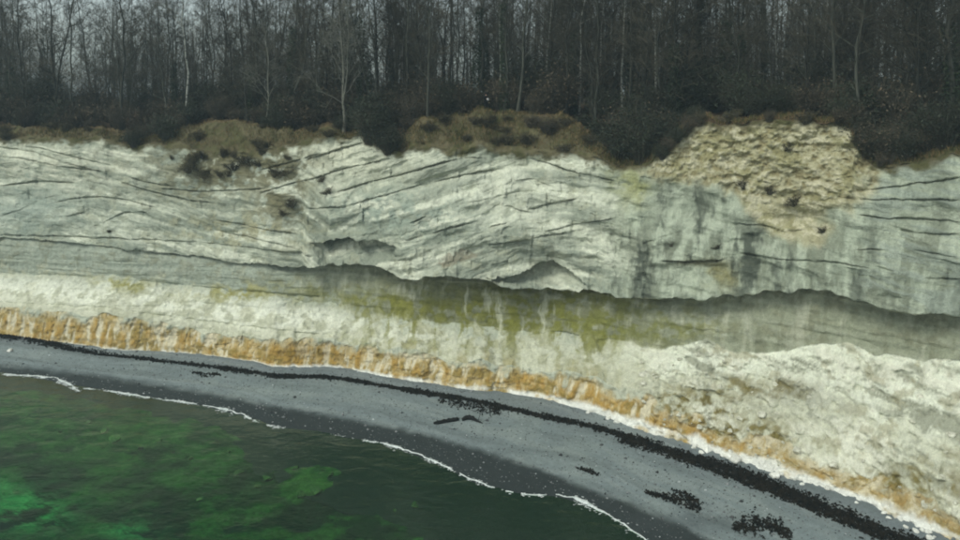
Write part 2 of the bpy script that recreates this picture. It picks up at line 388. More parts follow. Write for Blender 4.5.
# named cracks between beds
CR = []
def cr(ox, oy, pts, depth=1.0, sc=3.0): CR.append(([ox + p[0] / sc for p in pts], [oy + p[1] / sc for p in pts], depth))
for p, dd in (([(0, 82), (100, 95), (200, 130), (300, 155), (370, 190), (450, 215), (560, 240), (640, 250)], 1), ([(0, 199), (60, 192), (105, 186), (150, 187), (220, 190)], 1.4),
          ([(160, 250), (220, 235), (300, 232), (380, 240), (470, 265)], 1), ([(310, 310), (370, 280), (430, 275), (455, 292)], .8), ([(0, 345), (120, 350), (300, 355), (450, 360), (600, 365), (800, 390), (940, 400)], .9),
          ([(300, 395), (400, 420), (500, 440), (560, 470)], .6), ([(780, 150), (860, 130), (960, 100)], 1.1), ([(780, 220), (860, 195), (960, 170)], 1.0), ([(480, 205), (600, 215), (740, 210), (800, 205)], 1),
          ([(200, 290), (260, 275)], .8), ([(650, 300), (720, 310), (800, 330), (900, 345)], .8), ([(640, 330), (760, 355), (900, 385)], .7), ([(0, 110), (60, 115), (180, 140), (290, 152)], .9), ([(380, 170), (430, 185), (520, 200)], 1),
          ([(30, 75), (120, 85), (260, 120), (300, 130)], .8), ([(0, 290), (60, 270), (120, 240), (180, 225)], .5)):
    cr(0, 120, p, dd)
for p, dd in (([(0, 125), (100, 95), (200, 65)], 1.2), ([(0, 190), (70, 165), (160, 140), (270, 115)], 1.2), ([(100, 215), (200, 190), (300, 165), (400, 135), (490, 112), (550, 115)], 1.3), ([(20, 260), (120, 255), (250, 225), (360, 195), (500, 165), (640, 140)], 1),
          ([(330, 302), (380, 280)], 1.4), ([(320, 350), (400, 330), (470, 310), (530, 295)], 1.2), ([(680, 265), (760, 250), (830, 238)], 1), ([(700, 345), (860, 325)], 1), ([(690, 115), (740, 130), (800, 150), (940, 180)], 1.1),
          ([(570, 312), (620, 300)], 1.2), ([(620, 255), (660, 265), (700, 275)], 1), ([(730, 330), (800, 315), (950, 290)], .9), ([(560, 365), (640, 355), (690, 350)], .8), ([(480, 245), (560, 235), (640, 215)], .6), ([(640, 180), (700, 175), (760, 200)], .7)):
    cr(300, 120, p, dd)
for p, dd in (([(600, 260), (700, 265), (960, 268)], 1.0), ([(650, 310), (750, 325), (850, 325), (960, 335)], .9), ([(820, 415), (890, 425), (960, 440)], .9), ([(620, 245), (760, 230), (960, 205)], .9), ([(700, 460), (760, 475)], 1.1),
          ([(640, 415), (730, 415)], 1), ([(60, 450), (150, 458), (250, 448)], 1.3), ([(280, 340), (370, 350), (430, 370), (500, 370)], .8), ([(300, 430), (450, 450), (600, 455), (700, 470)], .8), ([(780, 360), (880, 370), (960, 372)], .8), ([(0, 400), (60, 380), (130, 360)], .6), ([(850, 500), (960, 510)], .8)):
    cr(640, 110, p, dd)
crack = np.zeros_like(R0); shelf = np.zeros_like(R0)
for cx, cy, dd in CR:
    y = np.interp(PX, cx, cy) + 1.0 * n_mid + 0.7 * n_fine
    ends = sstep(cx[0] - 4, cx[0] + 8, PX) * (1 - sstep(cx[-1] - 8, cx[-1] + 4, PX))
    dy = PY - y
    crack = np.maximum(crack, dd * ends * np.exp(-(dy / (0.6 + 0.45 * np.clip(n_mid * 2 + .4, 0, 1))) ** 2) * sstep(-0.55, 0.05, n_lay2 + 0.5 * n_mid))
    shelf += 0.30 * dd * ends * np.where(dy < 0, np.exp(dy / 5.0), 0)           # bed above stands proud
D += lfade * (1.2 * shelf * sstep(-0.5, 0.4, n_mid) - crack * 0.34)
lip_step = np.interp((S + 0.5 * n_mid + 0.25 * n_fine).ravel(), _s, smooth1(_lr * _k, 5)).reshape(S.shape)
D -= lip_step * (is_O * np.exp(-T * (5 + 4 * n_mid)) + is_N * T)
# the block right of the recess stands forward with a sharp upright edge; a second edge right of the hollow
D += lime * 1.5 * sstep(303, 307.5, PX + 2.5 * n_fine + 3 * n_mid) * sstep(176, 204, PY + 6 * n_mid) * (1 - 0.8 * sstep(430, 600, PX)) * (1 - sstep(.96, 1, T))
D += lime * 0.6 * sstep(396, 400, PX + 2 * n_fine + 4 * n_mid) * sstep(196, 222, PY) * (1 - sstep(440, 580, PX))
D += lime * 0.5 * sstep(500, 504, PX + 2 * n_fine + 6 * n_mid) * sstep(165, 180, PY) * (1 - sstep(235, 255, PY)) * (1 - sstep(525, 600, PX))
# hollows under the lip
hol1 = in_poly(PX + 2 * n_fine, PY + 1.0 * n_fine, [(307, 241), (330, 238), (352, 236), (355, 239), (376, 238), (396, 244), (393, 258), (374, 266), (307, 264)])
hol2 = in_poly(PX + 2 * n_fine, PY + 1.5 * n_fine, [(486, 277), (520, 271), (553, 259), (566, 268), (588, 285), (560, 285), (530, 283)])
D -= hol1 * lime * sstep(306, 338, PX) * np.clip(3.4 * (265 - PY) / 26, 0, 3.4) + hol2 * lime * np.clip(3.6 * (288 - PY) / 26, 0, 3.6)
hol3 = np.exp(-((PX - 462) / 30) ** 2 - ((PY - 254 + (PX - 462) * 0.16) / 9) ** 2)
D -= hol3 * 0.6 * lime
# rubbly yellow scarp at the right top
YEL = [(640, 176), (660, 150), (690, 112), (760, 105), (858, 105), (880, 160), (862, 190), (842, 214), (818, 236), (800, 246), (772, 232), (752, 214), (738, 190), (700, 182)]
yel = in_poly(wx_ + 10 * n_blot, wy_ + 8 * n_fine, YEL).astype(float) * ((SI >= 4))
for _ in range(14):
    yel[:, 1:-1] = (yel[:, :-2] + yel[:, 1:-1] * 2 + yel[:, 2:]) / 4; yel[1:-1] = (yel[:-2] + yel[1:-1] * 2 + yel[2:]) / 4
n_rub = fbm(X0 * 1.5 + n_mid, Y0 * 1.5, Z0 * 2.6 + n_mid, 5, 22, 0.68)
rub_m = yel * (1 - 0.8 * sstep(190, 212, PY))
D += rub_m * (0.46 * n_rub + 0.6 * n_blot + 0.14 * n_fine - 0.15)
D -= 1.5 * blob(PX, PY, 800, 222, 34, 20) * lime + 0.8 * blob(PX, PY, 790, 196, 20, 7) * lime
# lower chalk
D += is_W * (n_big * 0.5 + n_mid * 0.3 + 0.22 * n_bed + 0.12 * n_joint + n_fine * 0.06 + 0.06 * n_streak) * sstep(0, .15, T)
tal = sstep(590, 700, PX + 20 * n_mid)                                        # the debris cone to the right
low = (is_F | is_A)
q_f = Z0 + S * 0.10                                                           # debris runs down and to the right
n_tal = fbm(S * 0.45 + 0.6 * n_mid, q_f * 0.8, S * 0 + 2.2, 5, 33, 0.62)
n_tal2 = fbm(S * 1.3 + 0.5 * n_fine, q_f * 2.2, S * 0 + 4.4, 5, 34, 0.66)
ridge = 1 - 2 * np.abs(fbm(S * 0.35, q_f * 1.1, S * 0 + 8.8, 4, 35, 0.6))
topfade = np.where(is_A, 1 - sstep(0.94, 1.0, T) * 0.6, 1)
D += low * tal * topfade * (n_big * 0.9 + n_tal * 0.8 + 0.3 * ridge - 0.2 + n_tal2 * 0.4 + n_fine * 0.24)
D += low * (1 - tal) * (n_mid * 0.28 + n_fine * 0.12 + n_big * 0.3 + 0.20 * n_bed)
D += is_F * (1 - 0.5 * tal) * (0.32 * n_run + 0.3 * n_mid + 0.12 * n_fine) * sstep(0, 0.3, T)
bench = np.interp(PX, [0, 80, 150, 300], [272, 277, 282, 297])
D -= 0.35 * np.exp(-((PY - bench) / 1.6) ** 2) * sstep(-0.4, 0.2, n_mid) * (PX < 320)
bench2 = np.interp(PX, [0, 100, 200, 300], [303, 308, 321, 334])
D -= 0.22 * np.exp(-((PY - bench2 - 2 * n_mid) / 1.2) ** 2) * (PX < 330)
# grassy brow
D += is_R * (n_big * 0.9 + n_mid * 0.8 + n_fine * 0.15)
D += is_N * (n_mid * 0.4) * T
R1 = R0 - D
Z1 = Z0 + 0.16 * n_fine + 0.25 * n_mid * (SI >= 4)
Z1 -= is_N * 0.0
Z1[0] = Z0[0] - 0.3
X1, Y1 = R1 * sa, R1 * ca

# own colour of the rock: chalk, weathering, stains
n_big, n_mid, n_streak, n_run, n_bed, n_blot, n_lay, n_lay2, n_tal, n_tal2, n_rub = [1.7 * q for q in (n_big, n_mid, n_streak, n_run, n_bed, n_blot, n_lay, n_lay2, n_tal, n_tal2, n_rub)]
def C(r, g, b): return np.array([r, g, b])
col = np.zeros(R0.shape + (3,)); col[:] = C(0.47, 0.49, 0.405)
def mixc(mask, c): 
    m = np.clip(mask, 0, 1)[..., None]; col[:] = col * (1 - m) + np.asarray(c) * m
up = (SI == 4)
mixc(up * sstep(-0.05, 0.30, n_lay + 0.35 * n_lay2), C(0.29, 0.315, 0.26))
mixc(up * sstep(0.05, 0.40, -n_lay + 0.3 * n_lay2) * 0.9, C(0.68, 0.69, 0.58))
mixc(up * sstep(0.15, 0.45, n_blot) * 0.6, C(0.38, 0.385, 0.295))
mixc(up * sstep(0.1, 0.6, n_big) * 0.5, C(0.30, 0.335, 0.285))
mixc(up * 0.85 * (blob(wx_, wy_, 25, 210, 60, 26)), C(0.28, 0.33, 0.295))
mixc(up * 0.6 * blob(wx_, wy_, 60, 165, 90, 25) * sstep(-.3, .2, n_lay2), C(0.66, 0.65, 0.54))
mixc(up * 0.8 * blob(wx_, wy_, 400, 212, 85, 26) * sstep(-0.3, 0.3, n_blot), C(0.29, 0.345, 0.305))
mixc(up * 0.85 * blob(wx_, wy_, 350, 160, 70, 22), C(0.68, 0.68, 0.56))
mixc(up * 0.65 * blob(wx_, wy_, 520, 190, 60, 36) * sstep(-.4, .2, n_joint), C(0.68, 0.69, 0.59))
mixc(up * sstep(585, 650, wx_) * 0.80, C(0.31, 0.345, 0.275))
mixc(up * sstep(600, 640, wx_) * sstep(0.0, 0.35, n_streak) * 0.6, C(0.49, 0.53, 0.43))
mixc(up * sstep(600, 640, wx_) * sstep(0.0, 0.35, -n_streak) * sstep(200, 250, PY) * 0.65, C(0.19, 0.205, 0.155))
mixc(up * sstep(840, 880, wx_) * sstep(0.0, 0.3, n_lay2 + n_lay) * 0.6, C(0.29, 0.325, 0.29))
# soil, moss and dead growth washed over the upper left
brown = up * np.clip(blob(wx_, wy_, 235, 160, 75, 26) * 1.4 + blob(wx_, wy_, 285, 205, 26, 28) + blob(wx_, wy_, 200, 190, 40, 14) * .5, 0, 1)
mixc(brown * sstep(-0.45, 0.1, n_blot) * 0.9, C(0.17, 0.155, 0.09))
mixc(up * blob(wx_, wy_, 250, 232, 70, 14) * sstep(-0.2, 0.3, n_blot) * 0.7, C(0.36, 0.33, 0.20))
# dark lichen and seepage streaks
n_str2 = 1.7 * fbm(S * 0.95 + 0.22 * n_mid + 0.1 * n_fine, Z0 * 0.16, S * 0 + 9.1, 5, 44, 0.62)
stre = up * sstep(-0.05, 0.6, n_str2 + 0.3 * n_fine + 0.35 * n_blot)
smask = np.clip(blob(PX, PY, 655, 225, 18, 45) * 1.2 + blob(PX, PY, 690, 220, 14, 40) + blob(PX, PY, 600, 255, 50, 26) * 0.9 + blob(PX, PY, 760, 258, 90, 26) * 0.9 + blob(PX, PY, 830, 240, 16, 26) * 1.2 + blob(PX, PY, 720, 205, 12, 20) * 0.8 + 0.3 * sstep(600, 640, PX) + 0.35 * sstep(585, 610, PX) * sstep(225, 255, PY) * sstep(900, 850, PX), 0, 1)
mixc(stre * smask * 0.95, C(0.085, 0.097, 0.078))
mixc(up * 0.85 * blob(wx_, PY, 700, 264, 30, 3.5), C(0.12, 0.11, 0.06))
mixc(up * 0.7 * blob(wx_, PY, 722, 275, 12, 14), C(0.27, 0.24, 0.10))
mixc(up * crack * 0.32 * np.ones_like(R0), C(0.13, 0.12, 0.085))
mixc(yel * 0.88, C(0.42, 0.385, 0.25))
mixc(rub_m * sstep(0.0, 0.4, -n_rub) * 0.7, C(0.23, 0.19, 0.095))
mixc(yel * sstep(-0.1, 0.4, n_blot) * 0.55, C(0.31, 0.29, 0.15))
mixc(yel * sstep(0.05, 0.4, n_rub + .3 * n_mid) * 0.75, C(0.60, 0.56, 0.42))
mixc(up * blob(wx_, wy_, 628, 180, 14, 22) * 0.8, C(0.36, 0.36, 0.16))
mixc(up * sstep(0.15, 0.6, np.exp(-((PX + 5 * n_blot - 454) / 22) ** 2 - ((PY + 2 * n_fine - 256 + (PX - 452) * 0.2) / 6) ** 2) * (1 + 1.6 * n_fine + .5 * n_blot)) * 0.5, C(0.20, 0.14, 0.085))
# recessed wall under the lip
wall = (SI == 2) | (SI == 3)
mixc(wall, C(0.30, 0.315, 0.235))
mixc(wall * sstep(360, 230, wx_) * .9, C(0.36, 0.395, 0.34))
mixc(wall * sstep(330, 430, wx_) * sstep(700, 600, wx_) * .75, C(0.20, 0.20, 0.10))
mixc(wall * sstep(-0.1, 0.4, n_bed) * .3, C(0.40, 0.41, 0.335))
mixc(wall * sstep(0.1, 0.5, n_blot) * .5, C(0.25, 0.245, 0.17))
mixc(wall * sstep(0.1, 0.7, n_streak) * (.25 + .3 * sstep(250, 400, PX)), C(0.52, 0.52, 0.42))
mixc(wall * sstep(0.1, 0.6, -n_streak + .3 * n_blot) * (.25 + .35 * sstep(250, 400, PX)), C(0.20, 0.205, 0.14))
g1 = np.clip(blob(wx_, wy_, 550, 312, 110, 32) + blob(wx_, wy_, 400, 312, 34, 16) + .8 * blob(wx_, wy_, 330, 300, 40, 10) + .6 * blob(wx_, wy_, 690, 330, 40, 12) + blob(wx_, wy_, 480, 320, 40, 10) * 1.1, 0, 1) * (SI <= 2)
mixc(g1 * sstep(-0.35, 0.2, n_blot + 0.3 * n_streak) * 0.9, C(0.185, 0.185, 0.035))
mixc(blob(wx_, wy_, 430, 330, 200, 26) * (SI <= 2) * sstep(0.05, .5, n_blot + .5 * n_streak) * 0.7, C(0.24, 0.235, 0.07))
mixc(blob(wx_, wy_, 590, 330, 80, 16) * (SI <= 2) * sstep(-0.2, .2, n_blot) * 0.7, C(0.19, 0.20, 0.06))
# white slope
w_line = np.interp(PX, *poly(LINES['W'][0]))
vv = PY - w_line + 9 * n_blot + 5 * n_mid + 4 * n_fine                         # soft, ragged change from wall to slope
sl = ((SI == 1) | ((SI == 2) & (PX < 660) & (T < .6))) * sstep(-7, 9, vv)
tail = sstep(660, 690, PX); sl = sl * (1 - tail) + (SI == 1) * tail
mixc(sl * (1 - g1), C(0.58, 0.575, 0.46))
mixc(sl * sstep(0, 0.5, T) * (1 - sstep(0.8, 1.0, T)) * sstep(-0.5, 0.2, n_mid) * 0.85 * sstep(480, 330, PX), C(0.84, 0.84, 0.73))
mixc(sl * sstep(0.0, 0.4, n_blot + .3 * n_bed) * 0.7, C(0.42, 0.42, 0.31))
mixc(sl * sstep(0.45, 1.0, T) * sstep(430, 330, PX) * .6 * sstep(-.3, .3, n_mid), C(0.44, 0.46, 0.40))
mixc(np.clip(blob(wx_, wy_, 124, 285, 24, 6) + blob(wx_, wy_, 240, 295, 50, 7), 0, 1) * sstep(-0.5, 0.0, n_blot) * 0.95, C(0.30, 0.28, 0.09))
mixc(sl * blob(wx_, wy_, 420, 345, 120, 10) * sstep(-0.2, 0.3, n_blot) * 0.6, C(0.38, 0.37, 0.20))
mid_ = sstep(290, 400, wx_) * sstep(690, 600, wx_) * (SI <= 2)
mixc(mid_ * (SI == 1) * 0.6 * sstep(-.4, .4, n_blot), C(0.40, 0.395, 0.275))
n_drip = 1.7 * fbm(S * 0.9 + .25 * n_mid, Z0 * 0.22, S * 0 + 2.9, 5, 46, 0.62)
mixc(mid_ * np.exp(-((PY - w_line - 2) / 22) ** 2) * sstep(0.0, .55, n_drip + .4 * n_blot) * 0.85, C(0.20, 0.20, 0.045))
mixc(mid_ * sstep(0.25, .7, -n_drip) * 0.7, C(0.60, 0.60, 0.48))
mixc((SI == 1) * sstep(.45, .0, T) * sstep(350, 480, PX) * sstep(660, 560, PX) * sstep(-.2, .5, n_drip) * .6, C(0.36, 0.30, 0.13))
# debris cone
tl = tal * (SI <= 1)
mixc(tl, C(0.60, 0.60, 0.485))
mixc(tl * (SI == 1) * sstep(.35, .8, T + .3 * n_mid), C(0.76, 0.77, 0.66))
n_td = 1.7 * fbm(S * 0.35 + .5 * n_mid, q_f * 1.5, S * 0 + 6.6, 5, 36, 0.66)
mixc(tl * sstep(0.0, 0.4, n_td), C(0.37, 0.375, 0.30))
mixc(tl * sstep(0.0, 0.4, n_tal + .3 * n_tal2) * 0.85, C(0.77, 0.76, 0.65))
mixc(tl * sstep(0.3, 0.6, -n_blot + .4 * n_fine) * 0.55, C(0.33, 0.30, 0.19))
mixc(tl * np.clip(1.6 * blob(wx_, wy_, 678, 420, 62, 26) + 1.5 * blob(wx_, wy_, 742, 446, 52, 20) + 1.2 * blob(wx_, wy_, 890, 488, 90, 14) + blob(wx_, wy_, 760, 390, 50, 10) * .8, 0, 1) * sstep(-0.6, 0.7, n_blot + 0.9 * n_fine + .6 * n_td) * 1.3, C(0.20, 0.165, 0.058))
mixc(tl * blob(wx_, wy_, 800, 400, 60, 20) * 0.6 * sstep(-.2, .2, n_fine), C(0.38, 0.38, 0.33))
mixc(tl * sstep(0.25, 0.6, -n_fine) * 0.4, C(0.25, 0.23, 0.14))
# rust-ochre foot band
och = (SI == 0) * (1 - sstep(0.68, 1.1, T + 0.2 * n_run + 0.34 * n_mid))
och = och * (1 - 0.25 * sstep(660, 800, PX))
mixc(och * 0.92, C(0.50, 0.37, 0.17))
mixc(och * sstep(-0.05, 0.4, n_run + 0.3 * n_fine + .35 * n_mid) * .9, C(0.40, 0.25, 0.065))
mixc(och * sstep(0.1, 0.5, n_blot) * .75, C(0.27, 0.20, 0.06))
mixc(och * sstep(0.1, 0.5, -n_run) * 0.85, C(0.68, 0.62, 0.48))
mixc(och * blob(wx_, wy_, 300, 352, 34, 10) * 0.7, C(0.24, 0.15, 0.03))
mixc((SI == 0) * blob(wx_, wy_, 940, 500, 40, 16) * 0.8 * sstep(-.3, .3, n_run), C(0.36, 0.24, 0.08))
# washed white chalk at the very foot
wid = np.interp(PX, [0, 260, 420, 540, 620, 700, 760, 860, 960], [0.02, 0.10, 0.15, 0.22, 0.30, 0.38, 0.42, 0.42, 0.42])
mixc((SI == 0) * (1 - sstep(wid * 0.75, wid + 0.08, T + 0.10 * n_fine)) * sstep(-0.8, -0.1, n_mid), C(0.82, 0.81, 0.77))
# brow: soil and dry grass
br = ((SI == 5) | ((SI == 4) & (T > 0.9))) * sstep(0.94, 1.0, np.where(SI == 5, 1 + T, T) + 0.035 * n_blot + 0.02 * n_fine)
mixc(br * 1.0, C(0.105, 0.09, 0.05))
mixc(br * sstep(0.0, 0.4, n_blot) * 0.6, C(0.085, 0.09, 0.036))
mixc(br * sstep(0.0, 0.4, n_mid) * 0.5, C(0.17, 0.15, 0.092))
mixc((br * (SI == 5) * sstep(670, 700, PX) * sstep(870, 850, PX)) * 0.8, C(0.10, 0.065, 0.038))
col *= (1 + 0.16 * n_fine)[..., None] * np.array([0.99, 1.0, 0.96])
V = np.stack([X1, Y1, Z1], -1)
cliff = link('cliff', mesh_from('cliff', V.reshape(-1, 3), grid_faces(NROW, NCOL), [M['rock']], True, col.reshape(-1, 3)), None, 'pale chalk and limestone sea cliff with an undercut lip and rust stained foot', 'cliff', None, 'structure')
PPX, PPY = project(X1, Y1, Z1)
def on_cliff(px, py, seg=None):
    d = (PPX - px) ** 2 + (PPY - py) ** 2
    if seg is not None: d = np.where(np.isin(SI, seg), d, 1e9)
    k = np.unravel_index(np.argmin(d), d.shape); return Vector(V[k])

# ------------------------------------------------------------------ plateau behind the rim
rG, zG = R1[-1], Z1[-1]
offs = np.concatenate([[0, .25, .5, .8], np.linspace(1.2, 20, 40), np.linspace(21, 70, 40), np.array([80, 100, 130, 180, 260])])
def plateau_level(az): return np.interp(az, [-0.6, -0.3, 0.0, 0.3, 0.6], [26.6, 27.0, 28.3, 28.4, 27.6])
def plateau_z(az, off):
    g = np.interp(az, az_col, zG)
    return g + (plateau_level(az) - g) * sstep(0, 13, off)
Pr = rG[None, :] + offs[:, None]
Pz = plateau_z(np.repeat(az_col[None, :], len(offs), 0), np.repeat(offs[:, None], NCOL, 1))
PXw, PYw = Pr * sa, Pr * ca
pn = fbm(PXw * 0.4, PYw * 0.4, Pz * 0, 4, 41); pf = fbm(PXw * 1.6, PYw * 1.6, Pz * 0, 3, 42)
Pz = Pz + (pn * 0.35 + pf * 0.10) * sstep(0, 2, offs)[:, None]
pc = np.zeros(Pr.shape + (3,)); pc[:] = C(0.085, 0.062, 0.04)
mk = sstep(-0.2, 0.3, pn)[..., None]; pc = pc * (1 - mk) + C(0.12, 0.085, 0.05) * mk
mk = (sstep(5, 1, offs)[:, None] * sstep(-0.4, 0.2, pf))[..., None]; pc = pc * (1 - mk) + C(0.16, 0.13, 0.065) * mk
PV = np.stack([PXw, PYw, Pz], -1)
link('plateau_ground', mesh_from('plateau_ground', PV.reshape(-1, 3), grid_faces(len(offs), NCOL), [M['soil']], True, pc.reshape(-1, 3)), None, 'leaf strewn forest floor on the plateau behind the rim', 'ground', None, 'structure')
def rim_r(az): return np.interp(az, az_col, rG)
def on_plateau(az, off):
    r = rim_r(az) + off
    return Vector((float(r * np.sin(az)), float(r * np.cos(az)), float(plateau_z(az, off)) - 0.05))
def az_of(px, z=27.0, r=90.0):
    """azimuth under which a column of the frame sees things at that height and distance"""
    a = math.atan((px - 480) / F_PX)
    for _ in range(8):
        p = project(r * math.sin(a), r * math.cos(a), z)[0]; a += (px - p) / F_PX * 0.9
    return a

# ------------------------------------------------------------------ beach
baz = np.linspace(AZ0, AZ1, 700); bw = np.concatenate([np.linspace(-0.35, 0, 10)[:-1], np.linspace(0, 1.0, 110), np.linspace(1.0, 1.8, 50)[1:]])
brf, brw = smooth1(r_foot(baz), 5), r_water(baz)
brw = smooth1(brw, 5)
BR = brf[None, :] + (brw - brf)[None, :] * bw[:, None]
BX, BY = BR * np.sin(baz)[None, :], BR * np.cos(baz)[None, :]
bt = np.repeat(bw[:, None], len(baz), 1)
bz = np.where(bt < 0, Z_FOOT + 0.1 * (-bt), Z_FOOT * (1 - bt))
b1 = fbm(BX * 0.25, BY * 0.25, BX * 0, 4, 51); b2 = fbm(BX * 1.3, BY * 1.3, BX * 0, 4, 52)
bz = bz + (0.16 * b1 + 0.05 * b2 + 0.10 * np.exp(-((bt - 0.30) / 0.10) ** 2) + 0.09 * np.exp(-((bt - 0.62) / 0.05) ** 2)) * sstep(0, 0.1, bt) * sstep(1.05, 0.85, bt)
bpx, bpy_ = project(BX, BY, bz)
bc = np.zeros(BR.shape + (3,)); bc[:] = C(0.185, 0.222, 0.222)
def bmix(mask, c):
    m = np.clip(mask, 0, 1)[..., None]; bc[:] = bc * (1 - m) + np.asarray(c) * m
bmix(sstep(0, 0.5, b1) * 0.5, C(0.235, 0.275, 0.258)); bmix(sstep(0.1, 0.5, b2) * 0.35, C(0.14, 0.165, 0.165))
bmix(sstep(0.35, 0.05, bt) * 0.35, C(0.155, 0.168, 0.185))
bn = fbm(bt * 16 + 0.6 * b1, np.repeat(baz[None, :], len(bw), 0) * 9, bt * 0, 5, 53, 0.62)
bmix(sstep(0.02, 0.35, bn) * 0.45, C(0.13, 0.155, 0.15)); bmix(sstep(0.05, 0.35, -bn) * 0.4, C(0.27, 0.305, 0.285))
WET = [(0, 365), (100, 376), (200, 392), (300, 411), (353, 420), (420, 434), (470, 448), (520, 463), (570, 482), (620, 500), (660, 516), (720, 545), (960, 690)]
wl = np.interp(bpx, *poly(WET)) + 3 * b2 + 1.5 * b1
bmix(sstep(-5, 4, bpy_ - wl) * 0.96, C(0.024, 0.031, 0.030))
bmix(blob(bpx + 14 * b2, bpy_ + 5 * b2, 690, 522, 60, 9) * 0.5, C(0.05, 0.06, 0.06))
link('beach', mesh_from('beach', np.stack([BX, BY, bz], -1).reshape(-1, 3), grid_faces(len(bw), len(baz)), [M['beach']], True, bc.reshape(-1, 3)), None, 'grey shingle beach, wet and dark along the water', 'beach', None, 'structure')
def beach_z(az, r):
    a, b = float(np.interp(az, baz, brf)), float(np.interp(az, baz, brw)); t = (r - a) / (b - a)
    j = int(np.clip(np.searchsorted(baz, az), 0, len(baz) - 1)); return float(np.interp(t, bw, bz[:, j]))
def on_beach(px, py):
    z = 0.9
    for _ in range(6):
        x, y = on_plane(px, py, z); az = math.atan2(float(x), float(y)); z = beach_z(az, math.hypot(float(x), float(y)))
    return Vector((float(x), float(y), z))

# ------------------------------------------------------------------ sea
saz = np.linspace(AZ0, AZ1, 560); sq = np.linspace(0, 1, 300)
srw = r_water(saz) - 0.8
SR = srw[None, :] * (1 - sq[:, None]) + 24.0 * sq[:, None]
SX, SY = SR * np.sin(saz)[None, :], SR * np.cos(saz)[None, :]
dist = srw[None, :] + 0.8 - SR
sz = -0.10 - 0.115 * dist - 0.0 * dist
sz = np.where(dist > 12, -1.48 - 0.05 * (dist - 12), sz)
s1 = fbm(SX * 0.16, SY * 0.22, SX * 0, 4, 61); s2 = fbm(SX * 0.7, SY * 1.1, SX * 0, 4, 62, 0.6)
sz = sz + 0.22 * s1 * sstep(1, 6, dist) + 0.10 * s2 * sstep(1, 4, dist) - 0.05
spx, spy = project(SX, SY, sz)
ux, uy = spx + 16 * s2 + 8 * s1, spy + 9 * s2
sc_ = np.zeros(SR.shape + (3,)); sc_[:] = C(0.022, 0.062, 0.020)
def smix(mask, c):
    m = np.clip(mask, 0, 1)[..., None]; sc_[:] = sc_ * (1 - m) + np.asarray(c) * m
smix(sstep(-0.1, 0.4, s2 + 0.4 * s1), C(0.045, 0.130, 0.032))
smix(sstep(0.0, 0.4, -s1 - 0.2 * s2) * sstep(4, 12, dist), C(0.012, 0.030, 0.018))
smix(sstep(12, 22, dist) * 0.6, C(0.012, 0.032, 0.018))  # loss of light in deeper water put into the seabed colour, growing offshore
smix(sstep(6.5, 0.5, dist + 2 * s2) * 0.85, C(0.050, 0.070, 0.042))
s3 = fbm(SX * 0.35, SY * 0.5, SX * 0 + 4, 5, 63, 0.62)
smix(sstep(0.02, 0.25, s3) * sstep(2.5, 6, dist) * 0.7, C(0.050, 0.130, 0.034)); smix(sstep(0.05, 0.3, -s3) * sstep(3, 7, dist) * 0.7, C(0.012, 0.032, 0.016))
gp = blob(ux + 30 * s3, uy + 20 * s3, 25, 512, 40, 20) + .7 * blob(ux + 20 * s3, uy, 130, 532, 22, 9)
smix(1.25 * gp * sstep(-.5, .1, s2 + s3), C(0.07, 0.33, 0.13))
smix((blob(ux, uy, 300, 480, 60, 22) + blob(ux, uy, 350, 510, 40, 20)) * sstep(-0.1, 0.4, s2 + s3) * 0.5, C(0.09, 0.16, 0.04))
smix(blob(ux, uy, 120, 440, 60, 14) * sstep(0.0, 0.4, s2) * 0.7, C(0.10, 0.16, 0.06))
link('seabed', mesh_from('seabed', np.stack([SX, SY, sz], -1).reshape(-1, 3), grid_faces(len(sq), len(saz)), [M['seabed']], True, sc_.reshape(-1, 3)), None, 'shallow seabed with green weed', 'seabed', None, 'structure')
dv = np.array([[-380, -300, -4.2], [380, -300, -4.2], [380, 130, -4.2], [-380, 130, -4.2]])
link('deep_seabed', mesh_from('deep_seabed', dv, np.array([[0, 1, 2, 3]]), [M['seabed']], False, np.tile(C(0.012, 0.030, 0.018), (4, 1))), None, 'dark deeper seabed', 'seabed', None, 'structure')
gx = np.linspace(-380, 380, 60); gy = np.linspace(-300, 130, 40); GX, GY = np.meshgrid(gx, gy)
link('sea_water', mesh_from('sea_water', np.stack([GX, GY, 0 * GX], -1).reshape(-1, 3), grid_faces(40, 60), [M['water']], True), None, 'clear dark green sea water', 'sea', None, 'structure')

